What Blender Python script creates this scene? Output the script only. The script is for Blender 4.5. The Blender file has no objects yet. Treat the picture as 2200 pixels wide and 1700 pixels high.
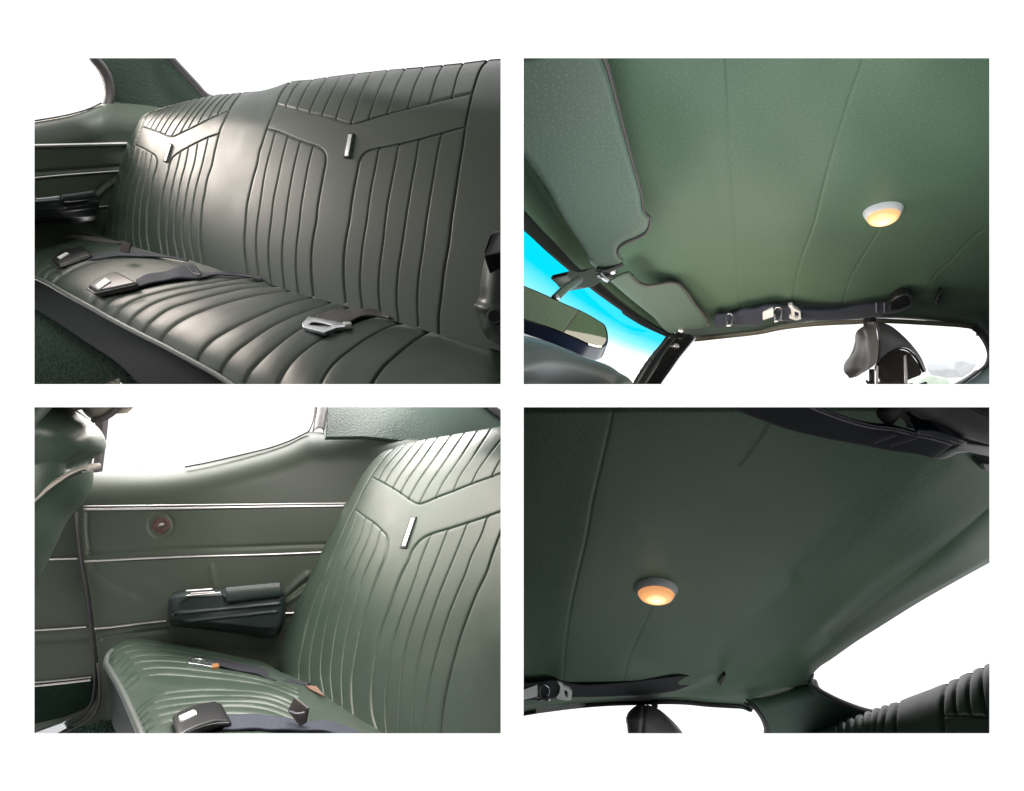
import bpy, bmesh, math, random
import numpy as np
from mathutils import Vector, Matrix

random.seed(7); rng = np.random.default_rng(7)
scene = bpy.context.scene
C = scene.collection
SC = 0.7            # metres per modelling unit
F = 1100.0          # focal length in photograph pixels (photograph 2200 wide)
CX, CY, CAMZ = 1100.0, 850.0, 1.5

# ------------------------------------------------------------------ camera, world, lamps, exposure
cam = bpy.data.cameras.new('camera'); cam_ob = bpy.data.objects.new('camera', cam); C.objects.link(cam_ob)
cam.sensor_width = 36.0; cam.lens = 36.0 * F / 2200.0
cam.clip_start = 0.02; cam.clip_end = 200.0
cam_ob.location = (0, 0, CAMZ); cam_ob.rotation_euler = (math.radians(90), 0, 0)
scene.camera = cam_ob
world = bpy.data.worlds.new('World'); scene.world = world; world.use_nodes = True
bg = world.node_tree.nodes['Background']
bg.inputs[0].default_value = (1.0, 1.0, 1.0, 1.0)
# a white overcast surrounding, dimmer on the viewer's side of the board than beyond the car windows
_wt = world.node_tree; _tc = _wt.nodes.new('ShaderNodeTexCoord'); _sx = _wt.nodes.new('ShaderNodeSeparateXYZ'); _mr = _wt.nodes.new('ShaderNodeMapRange')
_mr.inputs[1].default_value = -0.5; _mr.inputs[2].default_value = -0.05; _mr.inputs[3].default_value = 0.17; _mr.inputs[4].default_value = 1.3
_wt.links.new(_tc.outputs['Generated'], _sx.inputs[0]); _wt.links.new(_sx.outputs['Y'], _mr.inputs[0]); _wt.links.new(_mr.outputs[0], bg.inputs[1])
def lamp_at(name, loc, target, sx, sy, watts, col=(1, 1, 1)):
    l = bpy.data.lights.new(name, 'AREA'); l.shape = 'RECTANGLE'; l.size = sx; l.size_y = sy; l.energy = watts; l.color = col
    o = bpy.data.objects.new(name, l); C.objects.link(o); o.location = loc
    o.rotation_euler = (Vector(target) - Vector(loc)).to_track_quat('-Z', 'Y').to_euler()
    return o
lamp_at('board_fill', (0, -1.5, CAMZ + 5.0), (0, 0.35, CAMZ), 1.0, 1.0, 900)  # added lamp that keeps the board white
# daylight standing outside the side windows of the left-hand views; the fills are added lamps
lamp_at('side_window_lamp', (-2.75 * SC, 2.6 * SC, CAMZ + 1.85 * SC), (-1.3 * SC, 1.95 * SC, CAMZ + 0.9 * SC), 0.55, 0.45, 10.5, (1.0, 0.88, 0.79))
lamp_at('backrest_fill', (-1.45 * SC, 1.2 * SC, CAMZ + 1.45 * SC), (-0.3 * SC, 1.25 * SC, CAMZ + 0.5 * SC), 0.7, 0.5, 0.8, (1.0, 0.92, 0.82))  # added fill, gives the right part of the backrest its sheen
lamp_at('side_panel_fill', (-1.2 * SC, 1.15 * SC, CAMZ + 1.5 * SC), (-1.9 * SC, 2.15 * SC, CAMZ + 0.95 * SC), 0.4, 0.3, 2.4, (1.0, 0.95, 0.88))  # added fill, brightens the side trim panel
lamp_at('quarter_window_lamp', (-2.35 * SC, 2.75 * SC, CAMZ + 0.05 * SC), (-0.33 * SC, 1.75 * SC, CAMZ - 0.45 * SC), 0.8, 0.45, 12, (1.0, 0.90, 0.83))
lamp_at('sill_lamp', (-1.25 * SC, 2.75 * SC, CAMZ + 0.45 * SC), (-1.1 * SC, 2.1 * SC, CAMZ - 0.6 * SC), 1.2, 0.4, 26, (1.0, 0.97, 0.94))
lamp_at('front_seat_fill', (-0.66 * SC, 0.84 * SC, CAMZ - 0.005), (-0.66 * SC, 0.8401 * SC, CAMZ - 1.0 * SC), 0.20, 0.14, 1.2, (1.0, 0.97, 0.93))  # added fill hidden under the partition, lifts the front seat
lamp_at('bench_fill', (-0.76 * SC, 1.58 * SC, CAMZ - 0.005), (-0.76 * SC, 1.5801 * SC, CAMZ - 1.0 * SC), 0.6, 0.40, 9, (1.0, 0.94, 0.88))  # added fill from above for the bench corner
lamp_at('headliner_fill', (0.40 * SC, 0.85 * SC, CAMZ + 0.005), (0.40 * SC, 0.8501 * SC, CAMZ + 1.0 * SC), 0.42, 0.35, 1.75, (0.97, 1.0, 0.97))  # added fill facing up, brightens headliner and large visor
lamp_at('roof_rail_fill', (0.63 * SC, 1.47 * SC, CAMZ + 0.005), (0.63 * SC, 1.4701 * SC, CAMZ + 1.0 * SC), 0.3, 0.25, 0.8, (1.0, 0.84, 0.68))  # second added fill, warms the lower headliner near the roof rail
lamp_at('headrest_fill', (0.10 * SC, 1.5 * SC, CAMZ + 0.085 * SC), (0.9 * SC, 1.48 * SC, CAMZ + 0.1 * SC), 0.25, 0.09, 1.8, (1.0, 0.96, 0.92))  # added fill behind the dashboard, lights the headrest from the left
lamp_at('rear_headliner_fill', (0.70 * SC, 1.15 * SC, CAMZ - 1.70 * SC), (0.70 * SC, 1.2 * SC, CAMZ), 0.8, 0.8, 1.9, (0.98, 1.0, 0.99))  # added fill from below for the rear headliner
scene.view_settings.view_transform = 'Standard'; scene.view_settings.look = 'None'
scene.view_settings.exposure = 0.0; scene.view_settings.gamma = 1.0
scene.view_settings.use_curve_mapping = False
scene.cycles.use_denoising = True
scene.cycles.max_bounces = 7; scene.cycles.diffuse_bounces = 3; scene.cycles.glossy_bounces = 4
scene.cycles.transparent_max_bounces = 12
scene.cycles.sample_clamp_indirect = 6.0

def area_lamp(name, px, py, d, tx, ty, td, sx, sy, watts, col=(1, 1, 1)):
    l = bpy.data.lights.new(name, 'AREA'); l.shape = 'RECTANGLE'; l.size = sx * SC; l.size_y = sy * SC
    l.energy = watts; l.color = col
    o = bpy.data.objects.new(name, l); C.objects.link(o)
    a = Vector(P(px, py, d)); b = Vector(P(tx, ty, td)); o.location = a
    o.rotation_euler = (b - a).to_track_quat('-Z', 'Y').to_euler()
    return o

# ------------------------------------------------------------------ helpers: photograph pixels -> space
def P(px, py, d):
    px = np.asarray(px, float); py = np.asarray(py, float); d = np.asarray(d, float)
    return np.stack([(px - CX) / F * d * SC, d * SC, CAMZ - (py - CY) / F * d * SC], -1)

def _reader(ox, oy, k=4.2):
    def f(*a): return [(ox + a[i] / k, oy + a[i + 1] / k) for i in range(0, len(a), 2)]
    return f
A1, A2, A3, A4 = _reader(60, 110), _reader(560, 110), _reader(60, 460), _reader(560, 460)
B1, B2, B3, B4 = _reader(1115, 110), _reader(1615, 110), _reader(1115, 460), _reader(1615, 460)
AK = _reader(210, 380, 6.24); CL = _reader(340, 1240, 7.28)
C1, C2, C3, C4 = _reader(60, 860), _reader(560, 860), _reader(60, 1210), _reader(560, 1210)
D1, D2, D3, D4 = _reader(1115, 860), _reader(1615, 860), _reader(1115, 1210), _reader(1615, 1210)
def R(*a): return [(a[i], a[i + 1]) for i in range(0, len(a), 2)]

def plane3(p, q, r):
    """depth of the plane through three (px, py, d) points, as a function of the pixel"""
    M = np.array([[1, p[0], p[1]], [1, q[0], q[1]], [1, r[0], r[1]]], float)
    a, b, c = np.linalg.solve(M, np.array([1 / p[2], 1 / q[2], 1 / r[2]]))
    return lambda x, y: 1.0 / (a + b * np.asarray(x, float) + c * np.asarray(y, float))

def nearer(fn, k): return lambda x, y: fn(x, y) + k

def resample(pts, n, smooth=True):
    pts = np.asarray(pts, float)
    if len(pts) == 1: return np.repeat(pts, n, 0)
    t = np.concatenate([[0], np.cumsum(np.maximum(np.linalg.norm(np.diff(pts[:, :2], axis=0), axis=1), 1e-6))])
    s = np.linspace(0, t[-1], n) if np.isscalar(n) else np.asarray(n) * t[-1]
    if not smooth or len(pts) < 3:
        return np.stack([np.interp(s, t, pts[:, k]) for k in range(pts.shape[1])], -1)
    h = np.diff(t); sl = np.diff(pts, axis=0) / h[:, None]
    m = np.zeros_like(pts); m[0] = sl[0]; m[-1] = sl[-1]
    w = (h[1:] / (h[1:] + h[:-1]))[:, None]
    m[1:-1] = w * sl[:-1] + (1 - w) * sl[1:]
    i = np.clip(np.searchsorted(t, s, side='right') - 1, 0, len(h) - 1)
    x = ((s - t[i]) / h[i])[:, None]; hh = h[i][:, None]
    return ((2 * x**3 - 3 * x**2 + 1) * pts[i] + (x**3 - 2 * x**2 + x) * hh * m[i]
            + (-2 * x**3 + 3 * x**2) * pts[i + 1] + (x**3 - x**2) * hh * m[i + 1])

def pdist(PX, PY, polys, cap=70.0):
    """distance in pixels from every grid point to the nearest of some smooth lines"""
    sh = PX.shape; x = PX.ravel(); y = PY.ravel(); D2 = np.full(x.size, cap * cap)
    for pl in polys:
        q = resample(pl, max(10, 3 * len(pl)))
        ok = np.nonzero((x > q[:, 0].min() - cap) & (x < q[:, 0].max() + cap) & (y > q[:, 1].min() - cap) & (y < q[:, 1].max() + cap))[0]
        if not len(ok): continue
        xx, yy, best = x[ok], y[ok], D2[ok]
        for (x0, y0), (x1, y1) in zip(q[:-1, :2], q[1:, :2]):
            dx, dy = x1 - x0, y1 - y0; L = dx * dx + dy * dy + 1e-9
            u = np.clip(((xx - x0) * dx + (yy - y0) * dy) / L, 0, 1)
            best = np.minimum(best, (xx - x0 - u * dx)**2 + (yy - y0 - u * dy)**2)
        D2[ok] = best
    return np.sqrt(D2).reshape(sh)

# ------------------------------------------------------------------ helpers: objects
SURF = {}
def badge(q, dfun, seat):
    """slim chrome badge: a dark inset plate with a bright raised bar"""
    b = slab('badge', [(x, y, float(dfun(x, y)) - 0.018) for x, y in q], DRUBBER, thick=0.012, bevel=0.002, parent=seat)
    q = np.asarray(q, float); c = (q[0] + q[1]) / 2; e = (q[2] + q[3]) / 2; w = (q[1] - q[0]) * 0.30; w2 = (q[2] - q[3]) * 0.30
    r = [c - w + (e - c) * .05, c + w + (e - c) * .05, e + w2 - (e - c) * .06, e - w2 - (e - c) * .06]
    slab('badge_bar', [(x, y, float(dfun(x, y)) - 0.025) for x, y in r], METAL, thick=0.010, bevel=0.002, parent=b)
def on_surface(key, k):
    """depth a little in front of a finished surface, for things that lie on it"""
    sx, sy, sd = SURF[key]
    def fn(x, y):
        x = np.asarray(x, float); y = np.asarray(y, float); sh = np.broadcast(x, y).shape
        xf, yf = np.broadcast_to(x, sh).ravel(), np.broadcast_to(y, sh).ravel(); out = np.empty(xf.size)
        for i in range(xf.size):
            r2 = (sx - xf[i])**2 + (sy - yf[i])**2
            j = np.argpartition(r2, 60)[:60]; w = np.exp(-r2[j] / 130.0) + 1e-9; out[i] = (w * sd[j]).sum() / w.sum() - 0.004
        return out.reshape(sh) - k
    return fn
WL = {}
def tag(o, label=None, cat=None, group=None, kind=None):
    if label: o['label'] = label
    if cat: o['category'] = cat
    if group: o['group'] = group
    if kind: o['kind'] = kind
    return o
def thing(name, label, cat, at, group=None, kind=None):
    o = bpy.data.objects.new(name, None); C.objects.link(o); o.empty_display_size = 0.03
    o.location = Vector(P(*at)); WL[o.name] = np.array(P(*at))
    return tag(o, label, cat, group, kind)

def mesh_obj(name, V, faces, m, parent=None, uv=None, smooth=True, thick=0.0, label=None):
    V = np.asarray(V, float).reshape(-1, 3)
    org = WL[parent.name] if parent is not None else np.array([V[:, 0].mean(), V[:, 1].mean(), V[:, 2].min()])
    me = bpy.data.meshes.new(name)
    if isinstance(faces, np.ndarray):
        me.vertices.add(len(V)); me.vertices.foreach_set('co', (V - org).astype(np.float32).ravel())
        n, k = faces.shape
        me.loops.add(n * k); me.loops.foreach_set('vertex_index', faces.astype(np.int32).ravel())
        me.polygons.add(n); me.polygons.foreach_set('loop_start', np.arange(0, n * k, k, dtype=np.int32))
        me.update(calc_edges=True); me.validate()
    else:
        me.from_pydata([tuple(v) for v in (V - org)], [], faces); me.update()
    if uv is not None:
        ul = me.uv_layers.new(name='UVMap'); li = np.empty(len(me.loops), np.int32); me.loops.foreach_get('vertex_index', li)
        ul.data.foreach_set('uv', np.asarray(uv, np.float32)[li].ravel())
    me.polygons.foreach_set('use_smooth', np.full(len(me.polygons), smooth))
    me.materials.append(m)
    o = bpy.data.objects.new(name, me); C.objects.link(o)
    if parent is not None:
        o.parent = parent
        WL[o.name] = org            # parts keep the origin of their thing, so sub-parts can hang from them
    else:
        o.location = Vector(org); WL[o.name] = org
    if thick:
        md = o.modifiers.new('thickness', 'SOLIDIFY'); md.thickness = thick * SC; md.offset = -1.0
    if label: o['label'] = label
    return o

def bm_obj(name, bm, m, parent=None, smooth=True, label=None):
    bm.normal_update(); bmesh.ops.recalc_face_normals(bm, faces=bm.faces)
    bm.verts.index_update()
    V = [v.co[:] for v in bm.verts]; Fc = [[v.index for v in f.verts] for f in bm.faces]; bm.free()
    o = mesh_obj(name, V, Fc, m, parent, smooth=smooth, label=label)
    if smooth:
        try: o.data.set_sharp_from_angle(angle=math.radians(42))
        except Exception: pass
    return o

def grid_normals(Q):
    du = np.gradient(Q, axis=1); dv = np.gradient(Q, axis=0)
    n = np.cross(du, dv); n /= (np.linalg.norm(n, axis=-1, keepdims=True) + 1e-12)
    v = Q - np.array([0, 0, CAMZ])
    if np.mean(np.sum(n * v, -1)) > 0: n = -n
    return n

def patch(name, bottom, top, m, left=None, right=None, dfun=None, nu=60, nv=40, parent=None, H=None, roll=(), skirt=None,
          upow=1.0, vpow=1.0, thick=0.0, smooth=True, wave=None, label=None, prof=None):
    """a smooth surface spanned between traced edges (pixels, with a depth for every pixel), with relief along its normal"""
    tu = np.linspace(0, 1, nu); tv = np.linspace(0, 1, nv)
    tu = tu**upow if upow >= 1 else 1 - (1 - tu)**(1 / upow)
    tv = 1 - (1 - tv)**vpow if vpow >= 1 else tv**(1 / vpow)
    def prep(c, n):
        c = np.asarray(c, float)
        if c.shape[1] == 3: c = np.column_stack([c[:, :2], 1 / c[:, 2]])
        return resample(c, n, smooth)
    Bc, Tc = prep(bottom, tu), prep(top, tu)
    V = tv[:, None, None]; U = tu[None, :, None]
    S = (1 - V) * Bc[None] + V * Tc[None]
    if left is not None:
        Lc = prep(left, tv); S = S + (1 - U) * (Lc[:, None] - ((1 - V) * Bc[0] + V * Tc[0]))
    if right is not None:
        Rc = prep(right, tv); S = S + U * (Rc[:, None] - ((1 - V) * Bc[-1] + V * Tc[-1]))
    PX, PY = S[..., 0], S[..., 1]
    D = 1 / S[..., 2] if S.shape[2] == 3 else dfun(PX, PY)
    if prof is not None: D = D + prof(tu[None, :] + 0 * tv[:, None], tv[:, None] + 0 * tu[None, :])
    D0 = D.copy()
    for poly, Rm, K in roll:
        s = np.clip(pdist(PX, PY, [poly], 400) * D0 / F / Rm, 0, 1)
        D = D + K * (1 - np.sqrt(np.clip(1 - (1 - s)**2, 0, 1)))
    Hh = np.zeros_like(D)
    if H is not None: Hh = H(PX, PY, D0)
    SURF[name if parent is None else parent.name + '/' + name] = (PX[::3, ::3].ravel(), PY[::3, ::3].ravel(), (D - 2.0 * np.maximum(Hh, 0))[::3, ::3].ravel())
    if skirt:
        for side, offs in skirt.items():
            for dx, dy, dd in offs:
                ax = 0 if side in 'tb' else 1
                idx = {'t': -1, 'b': 0, 'l': 0, 'r': -1}[side]
                tk = lambda a: np.take(a, [idx], axis=ax)
                base = {'PX': tk(PX) + dx, 'PY': tk(PY) + dy, 'D': tk(D) + dd, 'H': tk(Hh) * 0}
                cat = (lambda a, b: np.concatenate([a, b], ax)) if idx == -1 else (lambda a, b: np.concatenate([b, a], ax))
                PX, PY, D, Hh = cat(PX, base['PX']), cat(PY, base['PY']), cat(D, base['D']), cat(Hh, base['H'])
    Q = P(PX, PY, D); N = grid_normals(Q); Q2 = Q + N * (Hh * SC)[..., None]
    if wave is not None: Q2 = Q2 + wave(PX, PY)[..., None] * N * SC
    h, w = PX.shape
    i = np.arange(h * w).reshape(h, w)
    f = np.stack([i[:-1, :-1], i[:-1, 1:], i[1:, 1:], i[1:, :-1]], -1).reshape(-1, 4)
    a, b, c = Q.reshape(-1, 3)[f[0][0]], Q.reshape(-1, 3)[f[0][1]], Q.reshape(-1, 3)[f[0][2]]
    mid = Q[h // 2, w // 2]; n0 = np.cross(Q[h // 2, min(w // 2 + 1, w - 1)] - mid, Q[min(h // 2 + 1, h - 1), w // 2] - mid)
    if np.dot(n0, mid - np.array([0, 0, CAMZ])) > 0: f = f[:, ::-1]
    su = np.concatenate([np.zeros((h, 1)), np.cumsum(np.linalg.norm(np.diff(Q, axis=1), axis=-1), 1)], 1)
    sv = np.concatenate([np.zeros((1, w)), np.cumsum(np.linalg.norm(np.diff(Q, axis=0), axis=-1), 0)], 0)
    uv = np.stack([su - su[:, w // 2:w // 2 + 1] + su[h // 2, w // 2], sv - sv[h // 2:h // 2 + 1] + sv[h // 2, w // 2]], -1).reshape(-1, 2)
    return mesh_obj(name, Q2, f, m, parent, uv, True, thick, label)

def cut_sheet(name, outline, m, dfun, step=3.0, parent=None, H=None, roll=(), thick=0.0):
    """a sheet with any outline: a regular mesh trimmed to the traced edge, its border points moved onto that edge"""
    o = np.asarray(outline, float); o = np.vstack([o, o[:1]])
    seg = np.linalg.norm(np.diff(o, axis=0), axis=1); o = np.vstack([np.linspace(a, b, max(2, int(l / 4)), endpoint=False) for a, b, l in zip(o[:-1], o[1:], seg)])
    xs = np.arange(o[:, 0].min() - step, o[:, 0].max() + 2 * step, step); ys = np.arange(o[:, 1].max() + step, o[:, 1].min() - 2 * step, -step)
    PX, PY = np.meshgrid(xs, ys); ins = np.zeros(PX.shape, bool); nx = np.roll(o, -1, 0)
    for (x0, y0), (x1, y1) in zip(o, nx):
        if y0 == y1: continue
        ins ^= ((PY < y0) != (PY < y1)) & (PX < x0 + (PY - y0) * (x1 - x0) / (y1 - y0))
    i = np.arange(PX.size).reshape(PX.shape)
    f = np.stack([i[:-1, :-1], i[:-1, 1:], i[1:, 1:], i[1:, :-1]], -1).reshape(-1, 4)
    inf = ins.ravel(); f = f[inf[f].any(1)]
    used = np.unique(f); out = used[~inf[used]]; PXf, PYf = PX.ravel(), PY.ravel()
    for k in out:
        j = np.argmin((o[:, 0] - PXf[k])**2 + (o[:, 1] - PYf[k])**2); PXf[k], PYf[k] = o[j]
    PX, PY = PXf.reshape(PX.shape), PYf.reshape(PX.shape)
    D = dfun(PX, PY); D0 = D.copy()
    for poly, Rm, K in roll:
        s = np.clip(pdist(PX, PY, [poly], 300) * D0 / F / Rm, 0, 1); D = D + K * (1 - np.sqrt(np.clip(1 - (1 - s)**2, 0, 1)))
    Hh = H(PX, PY, D0) if H is not None else 0 * D
    Hh = Hh * np.clip(pdist(PX, PY, [o[::3]], 40) / 14.0 - 0.15, 0, 1)
    SURF[name if parent is None else parent.name + '/' + name] = (PX[::3, ::3].ravel(), PY[::3, ::3].ravel(), D[::3, ::3].ravel())
    Q0 = P(PX, PY, D); h, w = PX.shape; N = grid_normals(Q0); Q = Q0 + N * (Hh * SC)[..., None]
    if np.dot(np.cross(Q0[h // 2, w // 2 + 1] - Q0[h // 2, w // 2], Q0[h // 2 + 1, w // 2] - Q0[h // 2, w // 2]), Q0[h // 2, w // 2] - np.array([0, 0, CAMZ])) > 0: f = f[:, ::-1]
    su = np.concatenate([np.zeros((h, 1)), np.cumsum(np.linalg.norm(np.diff(Q0, axis=1), axis=-1), 1)], 1)
    sv = np.concatenate([np.zeros((1, w)), np.cumsum(np.linalg.norm(np.diff(Q0, axis=0), axis=-1), 0)], 0)
    uv = np.stack([su - su[:, w // 2:w // 2 + 1], sv - sv[h // 2:h // 2 + 1]], -1).reshape(-1, 2)
    rm = np.full(PX.size, -1); rm[used] = np.arange(len(used))
    return mesh_obj(name, Q.reshape(-1, 3)[used], rm[f], m, parent, uv[used], True, thick)

def offset_line(pts, k, n=40):
    q = resample(np.asarray(pts, float)[:, :2], n); t = np.gradient(q, axis=0); t /= np.linalg.norm(t, axis=1, keepdims=True) + 1e-9
    return q + k * np.stack([-t[:, 1], t[:, 0]], -1)

def strip(name, line, width, m, dfun, bulge=0.006, parent=None, nu=60, nv=9, thick=0.004, label=None):
    """a rounded moulding laid along a traced line; width in pixels (a number, or one for each end)"""
    w = width if np.isscalar(width) else np.linspace(width[0], width[1], nu)[:, None]
    q = resample(np.asarray(line, float)[:, :2], nu); t = np.gradient(q, axis=0); t /= np.linalg.norm(t, axis=1, keepdims=True) + 1e-9
    nn = np.stack([-t[:, 1], t[:, 0]], -1)
    a, b = q + nn * w / 2, q - nn * w / 2
    tt = np.linspace(0, 1, nv); tt = 0.5 - 0.5 * np.cos(np.pi * tt)
    X = a[None] * (1 - tt)[:, None, None] + b[None] * tt[:, None, None]
    D = dfun(X[..., 0], X[..., 1]); Q = P(X[..., 0], X[..., 1], D); N = grid_normals(Q)
    Q = Q + N * (bulge * SC * np.sqrt(np.clip(1 - (2 * tt - 1)**2, 0, 1)))[:, None, None]
    i = np.arange(nu * nv).reshape(nv, nu)
    f = np.stack([i[:-1, :-1], i[:-1, 1:], i[1:, 1:], i[1:, :-1]], -1).reshape(-1, 4)
    n0 = np.cross(Q[nv // 2, nu // 2 + 1] - Q[nv // 2, nu // 2], Q[nv // 2 + 1, nu // 2] - Q[nv // 2, nu // 2])
    if np.dot(n0, Q[nv // 2, nu // 2] - np.array([0, 0, CAMZ])) > 0: f = f[:, ::-1]
    return mesh_obj(name, Q, f, m, parent, None, True, thick, label)

def tube(name, pts, r, m, parent=None, n=12, seg=40, smooth=True, label=None):
    """round bar along (px, py, d) points; r in units"""
    p = np.array([P(*q) for q in pts]) if len(pts[0]) == 3 else np.asarray(pts)
    if smooth and len(p) > 2:
        t = np.concatenate([[0], np.cumsum(np.linalg.norm(np.diff(p, axis=0), axis=1))])
        q = np.column_stack([t, np.zeros(len(t)), p]); p = resample(q, seg)[:, 2:]
    r = np.full(len(p), r * SC) if np.isscalar(r) else np.interp(np.linspace(0, 1, len(p)), np.linspace(0, 1, len(r)), np.asarray(r) * SC)
    T = np.gradient(p, axis=0); T /= np.linalg.norm(T, axis=1, keepdims=True) + 1e-12
    a = np.array([0.31, 0.2, 0.93]); V = []
    u = np.cross(T[0], a); u /= np.linalg.norm(u)
    for k in range(len(p)):
        u = u - T[k] * np.dot(u, T[k]); u /= np.linalg.norm(u); w = np.cross(T[k], u)
        for j in range(n):
            an = 2 * math.pi * j / n; V.append(p[k] + r[k] * (math.cos(an) * u + math.sin(an) * w))
    Fc = []
    for k in range(len(p) - 1):
        for j in range(n):
            Fc.append([k * n + j, k * n + (j + 1) % n, (k + 1) * n + (j + 1) % n, (k + 1) * n + j])
    Fc.append(list(range(n))[::-1]); Fc.append([(len(p) - 1) * n + j for j in range(n)])
    o = mesh_obj(name, V, Fc, m, parent, label=label)
    return o

def slab(name, pts, m, thick=None, vec=None, bevel=0.004, seg=3, parent=None, smooth=True, label=None, hole=None):
    """a solid with a traced outline: (px, py, d) corners of the near face, and its thickness away from it"""
    q = np.array([P(*p) for p in pts]); n = np.zeros(3)
    for k in range(len(q)): n += np.cross(q[k], q[(k + 1) % len(q)])
    n /= np.linalg.norm(n) + 1e-12
    if np.dot(n, q.mean(0) - np.array([0, 0, CAMZ])) < 0: n = -n
    v = n * thick * SC if vec is None else np.asarray(vec)
    bm = bmesh.new()
    fr = [bm.verts.new(Vector(p)) for p in q]; bk = [bm.verts.new(Vector(p + v)) for p in q]
    k = len(q)
    if hole is None:
        bm.faces.new(fr); bm.faces.new(bk[::-1])
        for i in range(k): bm.faces.new([fr[i], bk[i], bk[(i + 1) % k], fr[(i + 1) % k]])
    else:                                   # a frame: hole has as many corners as the outline
        h = np.array([P(*p) for p in hole]); hf = [bm.verts.new(Vector(p)) for p in h]; hb = [bm.verts.new(Vector(p + v)) for p in h]
        for i in range(k):
            j = (i + 1) % k
            bm.faces.new([fr[i], fr[j], hf[j], hf[i]]); bm.faces.new([bk[i], hb[i], hb[j], bk[j]])
            bm.faces.new([fr[i], bk[i], bk[j], fr[j]]); bm.faces.new([hf[i], hf[j], hb[j], hb[i]])
    bmesh.ops.recalc_face_normals(bm, faces=bm.faces)
    if bevel:
        es = [e for e in bm.edges if len(e.link_faces) == 2 and e.calc_face_angle(0) > 0.5]
        try: bmesh.ops.bevel(bm, geom=es, offset=bevel * SC, segments=seg, profile=0.6, affect='EDGES', clamp_overlap=True)
        except Exception: pass
    return bm_obj(name, bm, m, parent, smooth, label)

def with_d(pts, fn): return [(x, y, float(fn(x, y))) for x, y in np.asarray(pts, float)[:, :2]]
def smooth_outline(pts, n, fn): return with_d(resample(list(pts) + [pts[0]], n + 1)[:-1], fn)

def lathe(name, at, axis, prof, m, n=40, parent=None, label=None, up=None, squash=1.0):
    """turned shape: prof = (radius, height along axis) in units"""
    c = np.array(P(*at)) if len(at) == 3 and not isinstance(at, np.ndarray) else at
    ax = np.asarray(axis, float); ax /= np.linalg.norm(ax)
    u = np.cross(ax, [0.2, 0.1, 0.97] if up is None else up); u /= np.linalg.norm(u); w = np.cross(ax, u)
    V = []; Fc = []
    for r, h in prof:
        for j in range(n):
            an = 2 * math.pi * j / n; V.append(c + SC * (r * (math.cos(an) * u + squash * math.sin(an) * w) + h * ax))
    for k in range(len(prof) - 1):
        for j in range(n):
            Fc.append([k * n + j, k * n + (j + 1) % n, (k + 1) * n + (j + 1) % n, (k + 1) * n + j])
    if prof[0][0] > 1e-6: Fc.append(list(range(n))[::-1])
    if prof[-1][0] > 1e-6: Fc.append([(len(prof) - 1) * n + j for j in range(n)])
    bm = bmesh.new(); vs = [bm.verts.new(Vector(v)) for v in V]
    for f in Fc:
        try: bm.faces.new([vs[i] for i in f])
        except ValueError: pass
    bmesh.ops.remove_doubles(bm, verts=bm.verts, dist=1e-6)
    return bm_obj(name, bm, m, parent, True, label)

def pillow(lines, h, w, g=0.004, gw=0.0035, cap=70):
    """stuffed upholstery: swells between the seams, with a thin stitched groove on each"""
    def fn(PX, PY, D):
        dm = pdist(PX, PY, lines, cap) * D / F
        t = np.clip(dm / w, 0, 1)
        return h * np.sqrt(np.clip(1 - (1 - t)**2, 0, 1)) - g * np.exp(-(dm / gw)**2)
    return fn
def adds(*fs): return lambda x, y, d: sum(f(x, y, d) for f in fs)
def crease(lines, h, w, cap=60):
    def fn(PX, PY, D):
        dm = pdist(PX, PY, lines, cap) * D / F
        return h * np.exp(-(dm / w)**2)
    return fn
def lumps(amp, scale, seed=0):
    r = np.random.default_rng(seed); ks = [(r.uniform(-1, 1) / scale, r.uniform(-1, 1) / scale, r.uniform(0, 6.28)) for _ in range(9)]
    return lambda x, y, d: amp * sum(np.sin(a * x * 6 + b * y * 6 + c) for a, b, c in ks) / 4

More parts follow.
